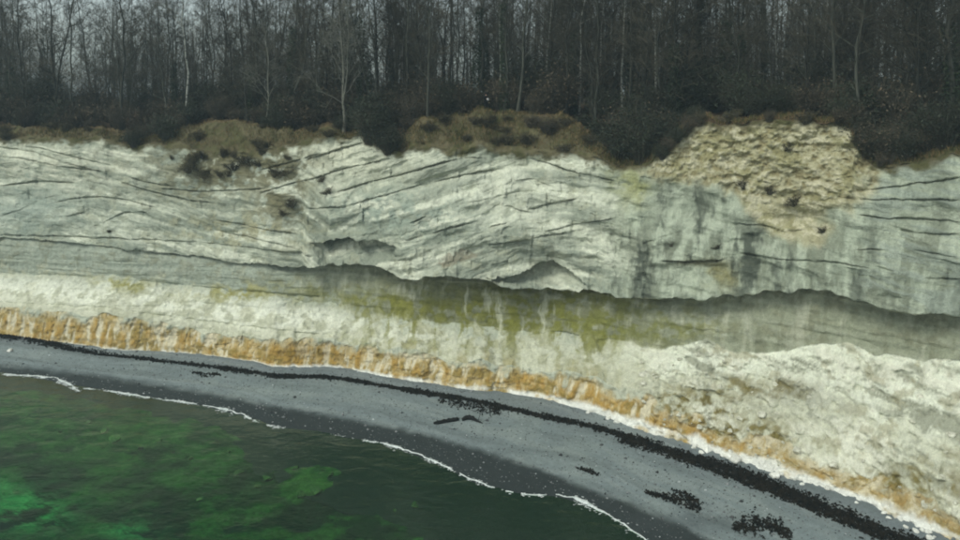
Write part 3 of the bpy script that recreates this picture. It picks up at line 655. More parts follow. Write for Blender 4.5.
# foam where the small waves break
def foam(pts, seed, label):
    x, y = on_plane(*poly([p[:2] for p in pts]), 0.0); w = np.array([p[2] for p in pts], float)
    k = np.arange(len(pts)); q = np.linspace(0, len(pts) - 1, 260)
    cx, cy, cw = smooth1(np.interp(q, k, x), 9), smooth1(np.interp(q, k, y), 9), np.interp(q, k, w)
    tx, ty = np.gradient(cx), np.gradient(cy); l = np.hypot(tx, ty); nx, ny = -ty / l, tx / l
    na = fbm(cx * 1.1, cy * 1.1, cx * 0 + seed, 4, seed); nb = fbm(cx * 1.4, cy * 1.4, cx * 0 + seed + 9, 4, seed + 3)
    wa = cw * np.clip(0.45 + 1.2 * na, 0.16, 1.1) * .5 * (cw > .04); sh = 0.18 * nb
    u = np.linspace(-1, 1, 7)
    hz = 0.012 + 0.05 * (1 - u ** 2)[:, None] * np.minimum(1, cw / 0.4)[None, :]
    fX = cx[None, :] + nx[None, :] * (u[:, None] * wa[None, :] * 0.5 + sh[None, :]); fY = cy[None, :] + ny[None, :] * (u[:, None] * wa[None, :] * 0.5 + sh[None, :])
    fZ = hz + 0.03 * fbm(fX * 4, fY * 4, fX * 0, 3, seed + 5) * (1 - np.abs(u))[:, None] + np.where(np.abs(u) > 0.99, -0.05, 0)[:, None]
    # where the beach already rises above the sheet, ride on it
    for j in range(fX.shape[1]):
        for i in range(7):
            r = math.hypot(fX[i, j], fY[i, j]); zz = beach_z(math.atan2(fX[i, j], fY[i, j]), r)
            if zz > 0: fZ[i, j] += zz
    keep = (cw[:-1] > 0.03) & (wa[:-1] > 0.04)
    f = grid_faces(7, 260).reshape(6, 259, 4)[:, keep].reshape(-1, 4)
    gg = np.random.default_rng(seed); nf = 1500; qi = gg.integers(0, 260, nf); prob = np.clip(0.35 + 1.3 * na[qi], .06, 1) * np.minimum(1, cw[qi] / .25); qi = qi[gg.random(nf) < prob]; nf = len(qi)
    du = gg.normal(0, .30, nf) * cw[qi] - cw[qi] * .15 + sh[qi]; px_, py2 = cx[qi] + nx[qi] * du + gg.normal(0, .05, nf), cy[qi] + ny[qi] * du + gg.normal(0, .05, nf)
    pz_ = np.array([max(0.0, beach_z(math.atan2(a, b), math.hypot(a, b))) for a, b in zip(px_, py2)]) + .012
    rs = gg.uniform(.02, .07, nf); an = np.arange(6) * math.tau / 6; k6 = gg.uniform(.5, 1.3, (nf, 6)) * rs[:, None]; tw = gg.uniform(0, 6.28, nf)
    ring = np.stack([px_[:, None] + np.cos(an)[None] * k6 * 1.7, py2[:, None] + np.sin(an)[None] * k6, pz_[:, None] + 0 * k6], -1)
    top = np.stack([px_, py2, pz_ + rs * .35], -1)[:, None]
    fvv = np.concatenate([ring, top], 1).reshape(-1, 3); b7 = np.arange(nf)[:, None, None] * 7
    tri = (np.array([[i_, (i_ + 1) % 6, 6] for i_ in range(6)])[None] + b7).reshape(-1, 3)
    nV = fX.size
    link('wave_foam', mesh_from('wave_foam', np.concatenate([np.stack([fX, fY, fZ], -1).reshape(-1, 3), fvv]), [f, tri + nV], [M['foam']]), None, label, 'foam', None, 'stuff')
foam([(-40, 368, .3), (0, 374, .35), (30, 376, .4), (55, 379, .6), (70, 384, .7), (80, 392, .2)], 71, 'short white foam curl at the far left waterline')
foam([(84, 388, .15), (110, 391, .3), (140, 396, .5), (160, 399, .25), (190, 403, .35), (220, 409, .7), (240, 414, .6), (262, 423, .15)], 72, 'thin broken foam line left of centre on the water edge')
foam([(330, 434, .05), (360, 439, .15), (380, 443, .35), (400, 448, .7), (420, 456, .75), (440, 464, .3), (460, 474, .35), (480, 483, .4), (505, 491, .45), (530, 495, .4), (556, 495, .5), (575, 499, .9), (595, 507, .9), (612, 517, .7), (630, 529, .6), (655, 546, .5), (690, 570, .5)], 73, 'long white foam line curving along the near water edge')
foam([(268, 425, .1), (276, 427, .35), (284, 428, .05)], 74, 'small fleck of foam between the foam lines')

# ------------------------------------------------------------------ seaweed wrack on the beach
def wrack(name, pts, n, label, seed, z_lift=0.02, size=(0.06, 0.30)):
    g = np.random.default_rng(seed)
    k = np.arange(len(pts)); q = g.uniform(0, len(pts) - 1, n)
    px = np.interp(q, k, [p[0] for p in pts]); py = np.interp(q, k, [p[1] for p in pts]); wd = np.interp(q, k, [p[2] for p in pts])
    dens = vnoise(px * 0.09, py * 0, px * 0, seed)
    py = py + g.normal(0, 1, n) * wd * 0.5; px = px + g.normal(0, 1.5, n)
    keep = (dens > -0.45) | (g.random(n) < .45); px, py = px[keep], py[keep]; n = len(px)
    x, y = on_plane(px, py, 1.1)
    Vs, Fs = [], []
    for i in range(n):
        p = Vector((x[i], y[i], 0)); az = math.atan2(p.x, p.y); r = math.hypot(p.x, p.y)
        zb = beach_z(az, r); p = p * ((CAM_Z - zb) / (CAM_Z - 1.1)); zb = beach_z(az, math.hypot(p.x, p.y)) + z_lift
        a = g.uniform(0, math.tau); L = g.uniform(*size); w = L * g.uniform(0.10, 0.35)
        dx, dy = math.cos(a), math.sin(a); h = g.uniform(0.03, 0.16)
        b = len(Vs)
        for s_, hh in ((-1, 0.0), (0, h), (1, 0.0)):
            cx, cy = p.x + dx * L * s_ * .5, p.y + dy * L * s_ * .5
            Vs += [(cx - dy * w, cy + dx * w, zb + hh * .3), (cx, cy, zb + hh + .03), (cx + dy * w, cy - dx * w, zb + hh * .3)]
        for r_ in (0, 3): Fs += [(b + r_, b + r_ + 1, b + r_ + 4, b + r_ + 3), (b + r_ + 1, b + r_ + 2, b + r_ + 5, b + r_ + 4)]
    link(name, mesh_from(name, np.array(Vs), np.array(Fs), [M['weed']], False), None, label, 'seaweed', None, 'stuff')
W_LINE = [(-30, 333, 1.6), (0, 335, 2), (30, 338.5, 2.6), (70, 347, 2.2), (130, 356, 2), (200, 365, 2.2), (250, 372, 2.6), (285, 376, 3), (320, 376, 2), (360, 381, 2), (400, 388, 2.2), (425, 392, 2.6), (470, 399, 2), (495, 405, 2.6), (538, 415, 2.4), (580, 423, 3), (620, 434, 3), (650, 443, 4), (690, 456, 4), (730, 468, 4.5), (770, 483, 5.5), (810, 500, 6), (860, 520, 6.5), (920, 544, 7), (980, 570, 7)]
wrack('seaweed_wrack', W_LINE, 17000, 'black seaweed line along the top of the beach', 81)
wrack('seaweed_wrack', [(620, 440, 3), (700, 464, 4), (770, 490, 4), (860, 527, 5), (930, 556, 6)], 2600, 'thick black seaweed band beside the debris cone foot', 82)
wrack('seaweed_wrack', [(440, 400, 4), (480, 407, 6), (500, 412, 5)], 420, 'thin scatter of seaweed below the wrack line near the driftwood', 83, size=(.08, .25))
wrack('seaweed_wrack', [(190, 373, 2), (205, 376, 3), (220, 375, 2)], 160, 'sparse seaweed smudge on the left part of the beach', 84, size=(.08, .25))
wrack('seaweed_clump', [(645, 495, 2), (665, 498, 5), (684, 499, 9), (700, 508, 5)], 420, 'dark seaweed clump with a tail on the lower right beach', 85)
wrack('seaweed_clump', [(735, 527, 5), (755, 525, 11), (775, 528, 9), (790, 537, 5)], 480, 'dark seaweed clump at the bottom edge of the beach', 86)
wrack('seaweed_clump', [(578, 471, 1.2), (588, 474, 2), (598, 478, 1.2)], 90, 'small faint seaweed tuft on the wet beach edge', 87, size=(.08, .25))

# ------------------------------------------------------------------ stones, driftwood
def rock_mesh(name, seed, mat, flat=0.7, sub=2):
    import bmesh
    bm = bmesh.new(); bmesh.ops.create_icosphere(bm, subdivisions=sub, radius=1.0)
    v = np.array([p.co for p in bm.verts]); n1 = fbm(v[:, 0] * 1.1 + seed, v[:, 1] * 1.1, v[:, 2] * 1.1, 3, seed)
    g = np.random.default_rng(seed)
    for _ in range(14):                                           # knock flat faces off the lump
        d = g.normal(size=3); d /= np.linalg.norm(d); k = g.uniform(0.42, 0.80); s_ = v @ d
        v = v - np.clip(s_ - k, 0, None)[:, None] * d
    v = v * (1 + 0.28 * n1)[:, None] * np.array([1.0, 0.8, flat])
    f = np.array([[q.index for q in fc.verts] for fc in bm.faces]); bm.free()
    return mesh_from(name, v, f, [mat], False)
CH = [rock_mesh('chalk_block', 100 + i, M['chalk']) for i in range(5)]
LU = [rock_mesh('chalk_lump', 120 + i, M['lump']) for i in range(5)]
def put_rock(name, me, p, s, label, cat, group=None, sink=0.25):
    o = link(name, me, None, label, cat, group, None, (p.x, p.y, p.z + s * (0.5 - sink)))
    o.scale = (s * random.uniform(.85, 1.2), s * random.uniform(.85, 1.2), s * random.uniform(.75, 1.1)); o.rotation_euler = (random.uniform(-.3, .3), random.uniform(-.3, .3), random.uniform(0, 6.28)); return o
put_rock('chalk_boulder', CH[0], on_beach(10, 351), 0.50, 'lone white chalk boulder on the beach at the far left', 'boulder')
FOOT_X, FOOT_Y = poly(FOOT)
for i in range(46):
    px = random.uniform(560, 955) if i > 8 else random.uniform(720, 790)
    py = float(np.interp(px, FOOT_X, FOOT_Y)) + random.uniform(-8, 1.5)
    big = i < 6
    put_rock('chalk_block', CH[i % 5], on_beach(px, py), random.uniform(.45, .7) if big else random.uniform(.14, .38),
             'large white chalk block lying at the foot of the debris cone' if big else 'small white chalk block at the washed foot of the debris cone', 'rock', 'large fallen chalk blocks' if big else 'small fallen chalk blocks', .3)
for i in range(95):
    px = random.uniform(640, 958); f0 = float(np.interp(px, FOOT_X, FOOT_Y)); t0 = float(np.interp(px, *poly(LINES['W'][0])))
    p = on_cliff(px, f0 + (t0 - f0) * random.uniform(.1, .95), [0, 1])
    put_rock('chalk_lump', LU[i % 5], p, random.choice([.1, .14, .18, .2, .26, .34, .5]) * random.uniform(.8, 1.2), 'chalk lump half buried in the pale debris cone', 'rock', 'chalk lumps on the debris cone', .55)
STONES = [rock_mesh('submerged_stone', 140 + i, M['sub_stone'], .45, 2) for i in range(3)]
def water_floor(px, py):
    z = -1.0
    for _ in range(5):
        x, y = on_plane(px, py, z); az, r = math.atan2(float(x), float(y)), math.hypot(float(x), float(y))
        j = int(np.clip(np.searchsorted(saz, az), 0, len(saz) - 1)); z = float(np.interp(-r, -SR[:, j], sz[:, j]))
    return Vector((float(x), float(y), z))
for i, (px, py, s) in enumerate([(88, 423, .4), (105, 431, .45), (114, 440, .75), (140, 449, .5), (158, 441, .4), (172, 452, .4), (190, 459, .4), (240, 473, .55), (258, 487, .45), (268, 480, .6), (294, 469, .45), (300, 495, .6), (316, 492, .7), (330, 476, .45), (396, 511, .35), (415, 507, .5), (481, 533, .55), (200, 500, .4), (60, 432, .35), (228, 452, .3)]):
    put_rock('submerged_stone', STONES[i % 3], water_floor(px, py), s, 'pale weedy stone lying under the shallow water', 'stone', 'stones under the shallow water', .3)
def log(pts_px, rad, name, label):
    P = [on_beach(*p) for p in pts_px]; base = P[0].copy()
    T_ = Tubes(); n = 14; q = np.linspace(0, len(P) - 1, n); k = np.arange(len(P))
    L = np.stack([np.interp(q, k, [p[i] - base[i] for p in P]) for i in range(3)], 1)
    rr = np.interp(q, k, rad) * (1 + 0.14 * np.sin(q * 9 + 1)); L[:, 2] += rr * 0.8; rr[0] *= .6; rr[-1] *= .5
    T_.add(L, rr, 9)
    for j in range(5):
        i = random.randrange(2, n - 2); a = random.uniform(0, 6.28); d = np.array([math.cos(a), math.sin(a), .8]); ln = random.uniform(.15, .4)
        T_.add([L[i], L[i] + d * ln * .5, L[i] + d * ln + np.array([.05, 0, .05])], [rr[i] * .35, rr[i] * .22, .01], 6)
    link(name, T_.mesh(name, [M['wood']]), None, label, 'driftwood', None, None, base)
log([(433.5, 424.2), (440, 423.6), (448, 422), (455, 421), (459, 420.2)], [.13, .17, .18, .18, .16], 'driftwood_log', 'straight dark driftwood log, the left of two on the shingle')
log([(462, 421), (467, 419.2), (472, 419.4), (477, 421.8), (483, 423.6)], [.16, .21, .2, .10, .04], 'driftwood_branch', 'bent dark driftwood piece tapering right, beside the straight log')
# loose pebbles over the shingle
g = np.random.default_rng(91); nP = 8000
pa = g.uniform(-HALF, HALF, nP); pt = g.uniform(0.0, 0.95, nP); pr = np.interp(pa, baz, brf) * (1 - pt) + np.interp(pa, baz, brw) * pt
oct_v = np.array([[1, 0, 0], [0, 1, 0], [-1, 0, 0], [0, -1, 0], [0, 0, .7], [0, 0, -.7]]); oct_f = np.array([[0, 1, 4], [1, 2, 4], [2, 3, 4], [3, 0, 4], [1, 0, 5], [2, 1, 5], [3, 2, 5], [0, 3, 5]])
ps = g.uniform(.03, .075, nP) * np.where(g.random(nP) < .05, g.uniform(1.5, 3.0, nP), 1)
pz = np.array([beach_z(a, r) for a, r in zip(pa, pr)])
pv = oct_v[None] * ps[:, None, None] * g.uniform(.7, 1.3, (nP, 6, 1)) + np.stack([pr * np.sin(pa), pr * np.cos(pa), pz], 1)[:, None, :]
tone = g.choice([0.04, 0.09, 0.16, 0.26, 0.5], nP, p=[.30, .28, .24, .15, .03])
pcol = np.repeat(tone[:, None, None] * C(.95, 1.0, 1.0)[None, None, :], 6, 1)
link('beach_pebbles', mesh_from('beach_pebbles', pv.reshape(-1, 3), (oct_f[None] + np.arange(nP)[:, None, None] * 6).reshape(-1, 3), [M['pebble']], True, pcol.reshape(-1, 3)), None, 'loose flint pebbles on the shingle', 'pebbles', None, 'stuff')

# ------------------------------------------------------------------ trees
def wob(g, n, amp): return np.cumsum(g.normal(0, amp, (n, 3)), axis=0) * np.array([1, 1, .15])
def leaves(centres, size, g, flat=False):
    n = len(centres); a = g.normal(size=(n, 3)); a /= np.linalg.norm(a, axis=1)[:, None]; b = np.cross(a, g.normal(size=(n, 3))); b /= np.linalg.norm(b, axis=1)[:, None]
    s = size * g.uniform(.6, 1.4, (n, 1))
    q = np.stack([centres - a * s, centres + b * s * .55, centres + a * s, centres - b * s * .55], 1)
    return q.reshape(-1, 3), np.arange(n * 4).reshape(-1, 4)
def grow(seed, H, r0, clear=.35, nb=26, spread=.26, up=(.25, 1.0), subs=7, twigs=5, fork=False, droop=0.0, wobble=.20):
    g = np.random.default_rng(seed); tr, cr_ = Tubes(), Tubes()
    n = 11; z = np.linspace(0, H, n); P = np.stack([np.zeros(n), np.zeros(n), z], 1); w = wob(g, n, wobble); w -= w[0]; P += w
    rad = r0 * (1 - .93 * (z / H) ** .9) + .012; rad[0] *= 1.35; P[0, 2] = -.4
    tr.add(P, rad, 8)
    mains = [(P, rad, clear)]
    if fork:
        k = 2; m = 8; a = g.uniform(0, 6.28); L = H * .75
        s_ = np.linspace(0, 1, m)[:, None]; Q = P[k] + np.array([math.cos(a) * .42, math.sin(a) * .42, 1]) * s_ * L + wob(g, m, .12) - 0
        Q[0] = P[k]; q = rad[k] * .8 * (1 - .92 * s_[:, 0]) + .012; tr.add(Q, q, 7); mains.append((Q, q, .3))
    for P_, rd, cl in mains:
        hs = np.linspace(cl, .97, nb); m0 = len(P_) - 1
        top = np.linalg.norm(P_[-1] - P_[0])
        for i, h in enumerate(hs):
            f = h * m0; j = min(int(f), m0 - 1); b0 = P_[j] + (P_[j + 1] - P_[j]) * (f - j); rb = np.interp(f, np.arange(m0 + 1), rd)
            az = i * 2.4 + g.uniform(-.5, .5); L = top * spread * (1.05 - .75 * (h - cl) / (1 - cl)) * g.uniform(.6, 1.25)
            e = g.uniform(*up); d = np.array([math.cos(az) * math.cos(e), math.sin(az) * math.cos(e), math.sin(e)])
            s_ = np.linspace(0, 1, 5)[:, None]; B = b0 + d * s_ * L + np.array([0, 0, 1]) * (s_ ** 2) * L * (.18 - droop) + g.normal(0, .05 * L, (5, 3)) * s_
            B[0] = b0; r_b = np.maximum(rb * .42 * (1 - .9 * s_[:, 0]), .008); tr.add(B, r_b, 4)
            for k in range(subs):
                t = g.uniform(.25, 1); c0 = b0 + (B[-1] - b0) * t; jj = min(int(t * 4), 3); c0 = B[jj] + (B[jj + 1] - B[jj]) * (t * 4 - jj)
                d2 = d * .6 + g.normal(0, .55, 3) + np.array([0, 0, .3 - droop * 3]); d2 /= np.linalg.norm(d2); l2 = L * g.uniform(.22, .5) + .3
                e2 = c0 + d2 * l2; cr_.add([c0, c0 + d2 * l2 * .5 + g.normal(0, .05, 3), e2], [.022, .016, .008], 3)
                for _ in range(twigs):
                    c1 = c0 + d2 * l2 * g.uniform(.2, 1); d3 = d2 * .6 + g.normal(0, .6, 3) + np.array([0, 0, .2 - droop * 4]); l3 = l2 * g.uniform(.3, .7) + .15
                    d3 /= np.linalg.norm(d3); cr_.add([c1, c1 + d3 * l3], [.013, .007], 3)
    return tr, cr_
FOREST = []
for i, (H, r0, cl, nb, sp) in enumerate([(24, .15, .16, 34, .19), (26, .20, .20, 34, .18), (22, .16, .12, 34, .19), (25, .14, .25, 32, .17), (20, .13, .10, 32, .20), (27, .23, .2, 34, .19), (18, .10, .08, 30, .20), (23, .17, .12, 36, .21)]):
    tr, cr_ = grow(200 + i, H, r0, cl, nb, sp)
    FOREST.append((tr.mesh('bare_tree_trunk', [M['bark']]), cr_.mesh('bare_tree_crown', [M['twig']]), H, r0))
# ivy sleeves for some trunks
def ivy_mesh(seed, H, r):
    g = np.random.default_rng(seed); n = 1500; h = g.uniform(0, 1, n) ** 1.3 * H; a = g.uniform(0, 6.28, n); rr = r + g.uniform(.0, .5, n) * (1 - .5 * h / H)
    q, f = leaves(np.stack([rr * np.cos(a), rr * np.sin(a), h], 1), .13, g); return mesh_from('ivy', q, f, [M['ivy']], False)
IVY = [ivy_mesh(231, 9, .25), ivy_mesh(232, 13, .22)]
def plant_tree(name, trunk, crown, loc, rot, sc, label, group=None, ivy=None, lean=(0, 0)):
    o = empty(name, loc, label, 'tree', group); o.rotation_euler = (lean[0], lean[1], rot); o.scale = (sc[0], sc[0], sc[1])
    link('trunk', trunk, o); link('crown', crown, o)
    if ivy is not None: link('ivy', ivy, o)
    return o
SECT = [(170, 'slender bare grey tree in the wood above the left end of the cliff', 'forest trees above the left cliff end'),
        (330, 'slender bare tree in the wood left of the pale forked tree', 'forest trees left of the forked tree'),
        (480, 'slender bare tree in the wood between the forked tree and the person', 'forest trees between forked tree and person'),
        (650, 'slender bare tree in the dark wood behind the grassy mound', 'forest trees behind the grassy mound'),
        (860, 'slender bare tree in the dark wood above the yellow scarp', 'forest trees above the yellow scarp'),
        (9999, 'slender bare tree in the dark wood above the right end of the cliff', 'forest trees above the right cliff end')]
placed = []; tries = 0; spots = []
g = np.random.default_rng(311)
while len(spots) < 270 and tries < 9000:
    tries += 1
    az = g.uniform(-HALF, HALF); off = 2.5 + 46 * g.random() ** 1.15
    p = on_plateau(az, off); dmin = 1.4 + off * .012
    if any((p.x - q.x) ** 2 + (p.y - q.y) ** 2 < dmin * dmin for q in spots): continue
    spots.append(p)
for i, p in enumerate(spots):
    k = int(g.integers(0, len(FOREST))); t = FOREST[k]; px = float(project(p.x, p.y, p.z)[0])
    _, lab, grp = next(s for s in SECT if px < s[0])
    s = g.uniform(.8, 1.15) * float(np.interp(px, [0, 250, 450], [.78, .86, 1]))
    iv = IVY[int(g.integers(0, 2))] if g.random() < .22 else None
    plant_tree('bare_tree', t[0], t[1], p, g.uniform(0, 6.28), (s * g.uniform(.75, 1.15), s), lab, grp, iv, (g.normal(0, .06), g.normal(0, .06)))
# the far wood, too dense to count
protos = []
for i in range(6):
    f = Tubes(); H = g.uniform(20, 27)
    P = np.array([[0, 0, -.5], [g.normal(0, .2), g.normal(0, .2), H * .5], [g.normal(0, .5), g.normal(0, .5), H]]); f.add(P, [.2, .13, .03], 4)
    for k in range(30):
        h = g.uniform(.12, .98); b0 = P[0] + (P[2] - P[0]) * h; a = g.uniform(0, 6.28); L = H * .2 * (1.1 - .7 * h) * g.uniform(.7, 1.3); d = np.array([math.cos(a), math.sin(a), g.uniform(.4, 1.4)]); d /= np.linalg.norm(d)
        f.add([b0, b0 + d * L * .5 + g.normal(0, .1, 3), b0 + d * L], [.05, .035, .01], 3)
        for _ in range(4):
            c0 = b0 + d * L * g.uniform(.3, 1); d2 = d + g.normal(0, .6, 3); f.add([c0, c0 + d2 * L * .4], [.022, .01], 3)
    protos.append((np.concatenate(f.V), np.concatenate(f.F4 if False else [q for q in f.F4])))
fv, ff, fn = [], [], 0
for i in range(460):
    az = HALF * 1.05 * (2 * g.random() ** .75 - 1); off = g.uniform(48, 125)
    if az < -.12 and g.random() < .2: continue
    p = on_plateau(az, off); pv_, pf_ = protos[i % 6]; a = g.uniform(0, 6.28); sc = g.uniform(.8, 1.1) * float(np.interp(az, [-.6, -.2, .1], [.74, .84, 1]))
    rot = np.array([[math.cos(a), -math.sin(a), 0], [math.sin(a), math.cos(a), 0], [0, 0, 1]])
    fv.append(pv_ @ rot.T * sc + np.array(p)); ff.append(pf_ + fn); fn += len(pv_)
link('far_wood', mesh_from('far_wood', np.concatenate(fv), np.concatenate(ff), [M['twig']]), None, 'dense bare wood further back on the plateau', 'wood', None, 'stuff')

# trees that stand out
def single(px, off, seed, H, r0, mat, name, label, **kw):
    a = az_of(px, 28, 90); a = az_of(px, 28, float(rim_r(a)) + off)
    tr, cr_ = grow(seed, H, r0, **kw)
    return plant_tree(name, tr.mesh(name + '_trunk', [M[mat]]), cr_.mesh(name + '_crown', [M['twig'] if mat != 'pale_bark' else M['pale_bark']]), on_plateau(a, off), 0.4 * seed, (1, 1), label)
single(343, 1.2, 401, 17, .20, 'pale_bark', 'forked_tree', 'pale grey forked tree leaning left at the cliff rim', fork=True, clear=.2, nb=20, spread=.24)
single(269, 1.5, 402, 12, .12, 'pale_bark', 'young_tree', 'thin pale young tree on the rim left of the forked tree', clear=.25, nb=18)
single(186, 5.0, 403, 22, .17, 'birch', 'birch_tree', 'white stemmed birch standing out in the bluish wood on the left', clear=.5, nb=18, droop=.05)
single(56, 6.0, 404, 22, .2, 'bark', 'dark_tree', 'dark straight tree standing forward at the far left', clear=.3)
single(124, 4.0, 405, 23, .2, 'bark', 'dark_tree', 'dark straight tree left of the white stemmed birch', clear=.3)
for px, off, lab in ((500, 8, 'white birch just right of the person'), (549, 9, 'white birch behind the middle of the grassy mound'), (560, 14, 'pale birch close behind the mound, second from the middle one'), (579, 8, 'tall white birch above the dark bush on the mound'),
                     (605, 12, 'pale birch above the right slope of the mound'), (623, 10, 'pale birch above the dark gully bush'), (637, 13, 'thin white birch left of the stout birch'), (652, 7, 'stout white birch above the left edge of the yellow scarp'),
                     (693, 14, 'faint pale birch above the left part of the yellow scarp'), (772, 16, 'faint pale birch above the middle of the yellow scarp'), (820, 15, 'thin pale birch above the right part of the yellow scarp'), (404, 16, 'faint pale birch behind the gully bush left of the mound')):
    single(px, off, 410 + px, 22 + px % 4, .10 + .05 * (px == 652), 'birch', 'birch_tree', lab, clear=.4, nb=16, droop=.06, subs=5)

# ------------------------------------------------------------------ shrubs and undergrowth
def shrub(seed, H, W, n_st, n_leaf, leafmat, lsize=.09):
    g = np.random.default_rng(seed); st = Tubes(); tips = []
    for i in range(n_st):
        a = g.uniform(0, 6.28); rr = W * .5 * math.sqrt(g.random()); e = np.array([math.cos(a) * rr, math.sin(a) * rr, H * g.uniform(.55, 1.0) * (1 - .35 * (rr / (W * .5)) ** 2)])
        b = np.array([math.cos(a), math.sin(a), 0]) * rr * .25; b[2] = -.3
        Q = np.stack([b + (e - b) * t + np.array([0, 0, 1]) * .18 * H * math.sin(math.pi * t) * .6 + g.normal(0, .06 * H, 3) * t for t in np.linspace(0, 1, 4)]); st.add(Q, [.035, .025, .018, .008], 3)
        for k in range(9):
            t = g.uniform(.25, 1); c = b + (e - b) * t; c[2] += .1 * H * math.sin(math.pi * t); d = (e - b) / np.linalg.norm(e - b) * .5 + g.normal(0, .6, 3); L = H * g.uniform(.12, .3)
            st.add([c, c + d * L * .6, c + d * L + g.normal(0, .04, 3)], [.012, .009, .004], 3); tips += [c + d * L, c + d * L * .5]
    tips = np.array(tips); c = tips[g.integers(0, len(tips), n_leaf)] + g.normal(0, .08 * H, (n_leaf, 3)); c[:, 2] = np.abs(c[:, 2])
    q, f = leaves(c, lsize, g)
    return st.mesh('shrub_stems', [M['twig']]), mesh_from('shrub_foliage', q, f, [M[leafmat]], False)
SHRUB = {'brown': [shrub(501, 3.2, 3.4, 70, 900, 'brown_leaf'), shrub(502, 4.2, 3.6, 80, 900, 'brown_leaf'), shrub(503, 2.2, 2.8, 60, 600, 'brown_leaf')],
         'tuft': [shrub(521, 1.5, 2.4, 45, 520, 'tuft_leaf', .08), shrub(522, 1.2, 2.8, 50, 460, 'tuft_leaf', .08)],
         'dark': [shrub(511, 3.0, 3.6, 70, 2600, 'dark_leaf'), shrub(512, 4.4, 4.0, 80, 3200, 'dark_leaf'), shrub(513, 1.6, 2.2, 45, 1400, 'dark_leaf')]}
def plant_shrub(name, kind, k, loc, sc, label, group=None, cat='bush', tilt=(0, 0)):
    o = empty(name, loc, label, cat, group); o.rotation_euler = (tilt[0], tilt[1], random.uniform(0, 6.28)); o.scale = sc if isinstance(sc, tuple) else (sc, sc, sc)
    st, fo = SHRUB[kind][k]; link('stems', st, o); link('foliage', fo, o); return o
SSECT = [(170, 'above the left end of the cliff', 'left end'), (330, 'left of the pale forked tree', 'left of the forked tree'), (480, 'between the forked tree and the person', 'forked tree to person'), (650, 'behind the grassy mound', 'behind the mound'), (860, 'above the yellow scarp', 'above the yellow scarp'), (9999, 'above the right end of the cliff', 'right end')]
spots = []; tries = 0
g = np.random.default_rng(531)
while len(spots) < 260 and tries < 8000:
    tries += 1
    az = g.uniform(-HALF, HALF); off = 1.0 + 15 * g.random() ** 1.4
    px = 480 + F_PX * math.tan(az)
    if 410 < px < 590 and off < 3.0: continue
    if 470 < px < 503 and off < 13: continue
    p = on_plateau(az, off)
    if any((p.x - q.x) ** 2 + (p.y - q.y) ** 2 < 1.5 for q, _ in spots): continue
    spots.append((p, off))
for p, off in spots:
    px = float(project(p.x, p.y, p.z)[0]); dark = g.random() < (.25 if px < 350 else .1 if 455 < px < 520 else .5 if px < 620 else .65)
    _, wh, gr = next(s for s in SSECT if px < s[0]); kd = 'dark' if dark else 'brown'
    s = g.uniform(.8, 1.5) * (1.0 if off > 3 else .55)
    plant_shrub('undergrowth_bush', kd, int(g.integers(0, 3)), p, s, ('dense dark green bush' if dark else 'tangled brown bare bush') + ' in the undergrowth ' + wh, kd + ' undergrowth, ' + gr)
# bushes that stand out along the rim and on the face
def rim_bush(px, py, kind, k, sc, label, seg=(4, 5), name='rim_bush', out=0.0, tilt=(0, 0)):
    p = on_cliff(px, py, list(seg)); d = Vector((p.x, p.y, 0)).normalized(); p = p - d * out
    plant_shrub(name, kind, k, p, sc, label, None, 'bush', tilt)
rim_bush(134, 146, 'dark', 0, .75, 'dark bush spilling over the rim near the left', tilt=(.3, 0))
rim_bush(165, 138, 'dark', 0, 1.0, 'tall dark bush behind the rim right of the spilling one')
rim_bush(370, 142, 'dark', 1, 1.0, 'big dark bush filling the gully left of the grassy mound')
rim_bush(388, 152, 'dark', 0, 1.0, 'dark bush hanging lowest in the gully left of the mound')
rim_bush(383, 128, 'dark', 1, 1.15, 'broad dark bush at the top of the gully left of the mound', seg=(5,))
rim_bush(620, 160, 'dark', 0, 1.1, 'dark bush at the right foot of the grassy mound')
rim_bush(640, 163, 'dark', 1, 1.1, 'huge dark bush in the gully beside the yellow scarp')
rim_bush(660, 142, 'dark', 0, .9, 'dark bush leaning on the left edge of the yellow scarp', seg=(5,))
rim_bush(632, 150, 'dark', 1, 1.2, 'tall dark bush at the head of the gully beside the scarp', seg=(5,))
rim_bush(548, 134, 'brown', 0, (.9, .9, .6), 'low brown bush on the right slope of the grassy mound', seg=(5,))
rim_bush(532, 128, 'brown', 2, .7, 'small brown bush on top of the grassy mound', seg=(5,))
rim_bush(872, 158, 'dark', 0, .9, 'dark bush at the right corner of the yellow scarp')
rim_bush(888, 162, 'brown', 1, .8, 'brown tangle hanging over the rim right of the scarp')
rim_bush(905, 158, 'dark', 0, .8, 'dark bush over the rim at the right, next to the brown tangle')
rim_bush(945, 148, 'dark', 1, .9, 'dark bush over the rim at the far right')
rim_bush(925, 152, 'brown', 0, .6, 'brown bush between the two dark rim bushes at the right')
for i in range(16):
    p = on_cliff(random.gauss(238, 42), random.uniform(146, 178), [4, 5]); sc = random.uniform(.35, .8)
    plant_shrub('scrub_tuft', 'tuft', i % 2, p, (sc * 1.5, sc * 1.2, sc), 'brown scrub growing down the upper left face', 'scrub on the upper left face', 'scrub', (.5, 0))
for i in range(34):
    px = random.uniform(412, 596) if i < 22 else random.choice([random.uniform(0, 125), random.uniform(180, 360)]); top = float(np.interp(px, *poly(LINES['G'][0]))); bot = float(np.interp(px, *poly(LINES['R'][0])))
    p = on_cliff(px, random.uniform(top, bot), [5]); sc = random.uniform(.45, .95)
    mound = i < 22
    plant_shrub('grass_tussock', 'tuft', i % 2, p, (sc * 1.1, sc * 1.1, sc * .8), 'brown winter tussock on the grassy mound' if mound else 'brown winter tussock on the grassy strip above the left face', 'tussocks on the mound' if mound else 'tussocks above the left face', 'tussock')
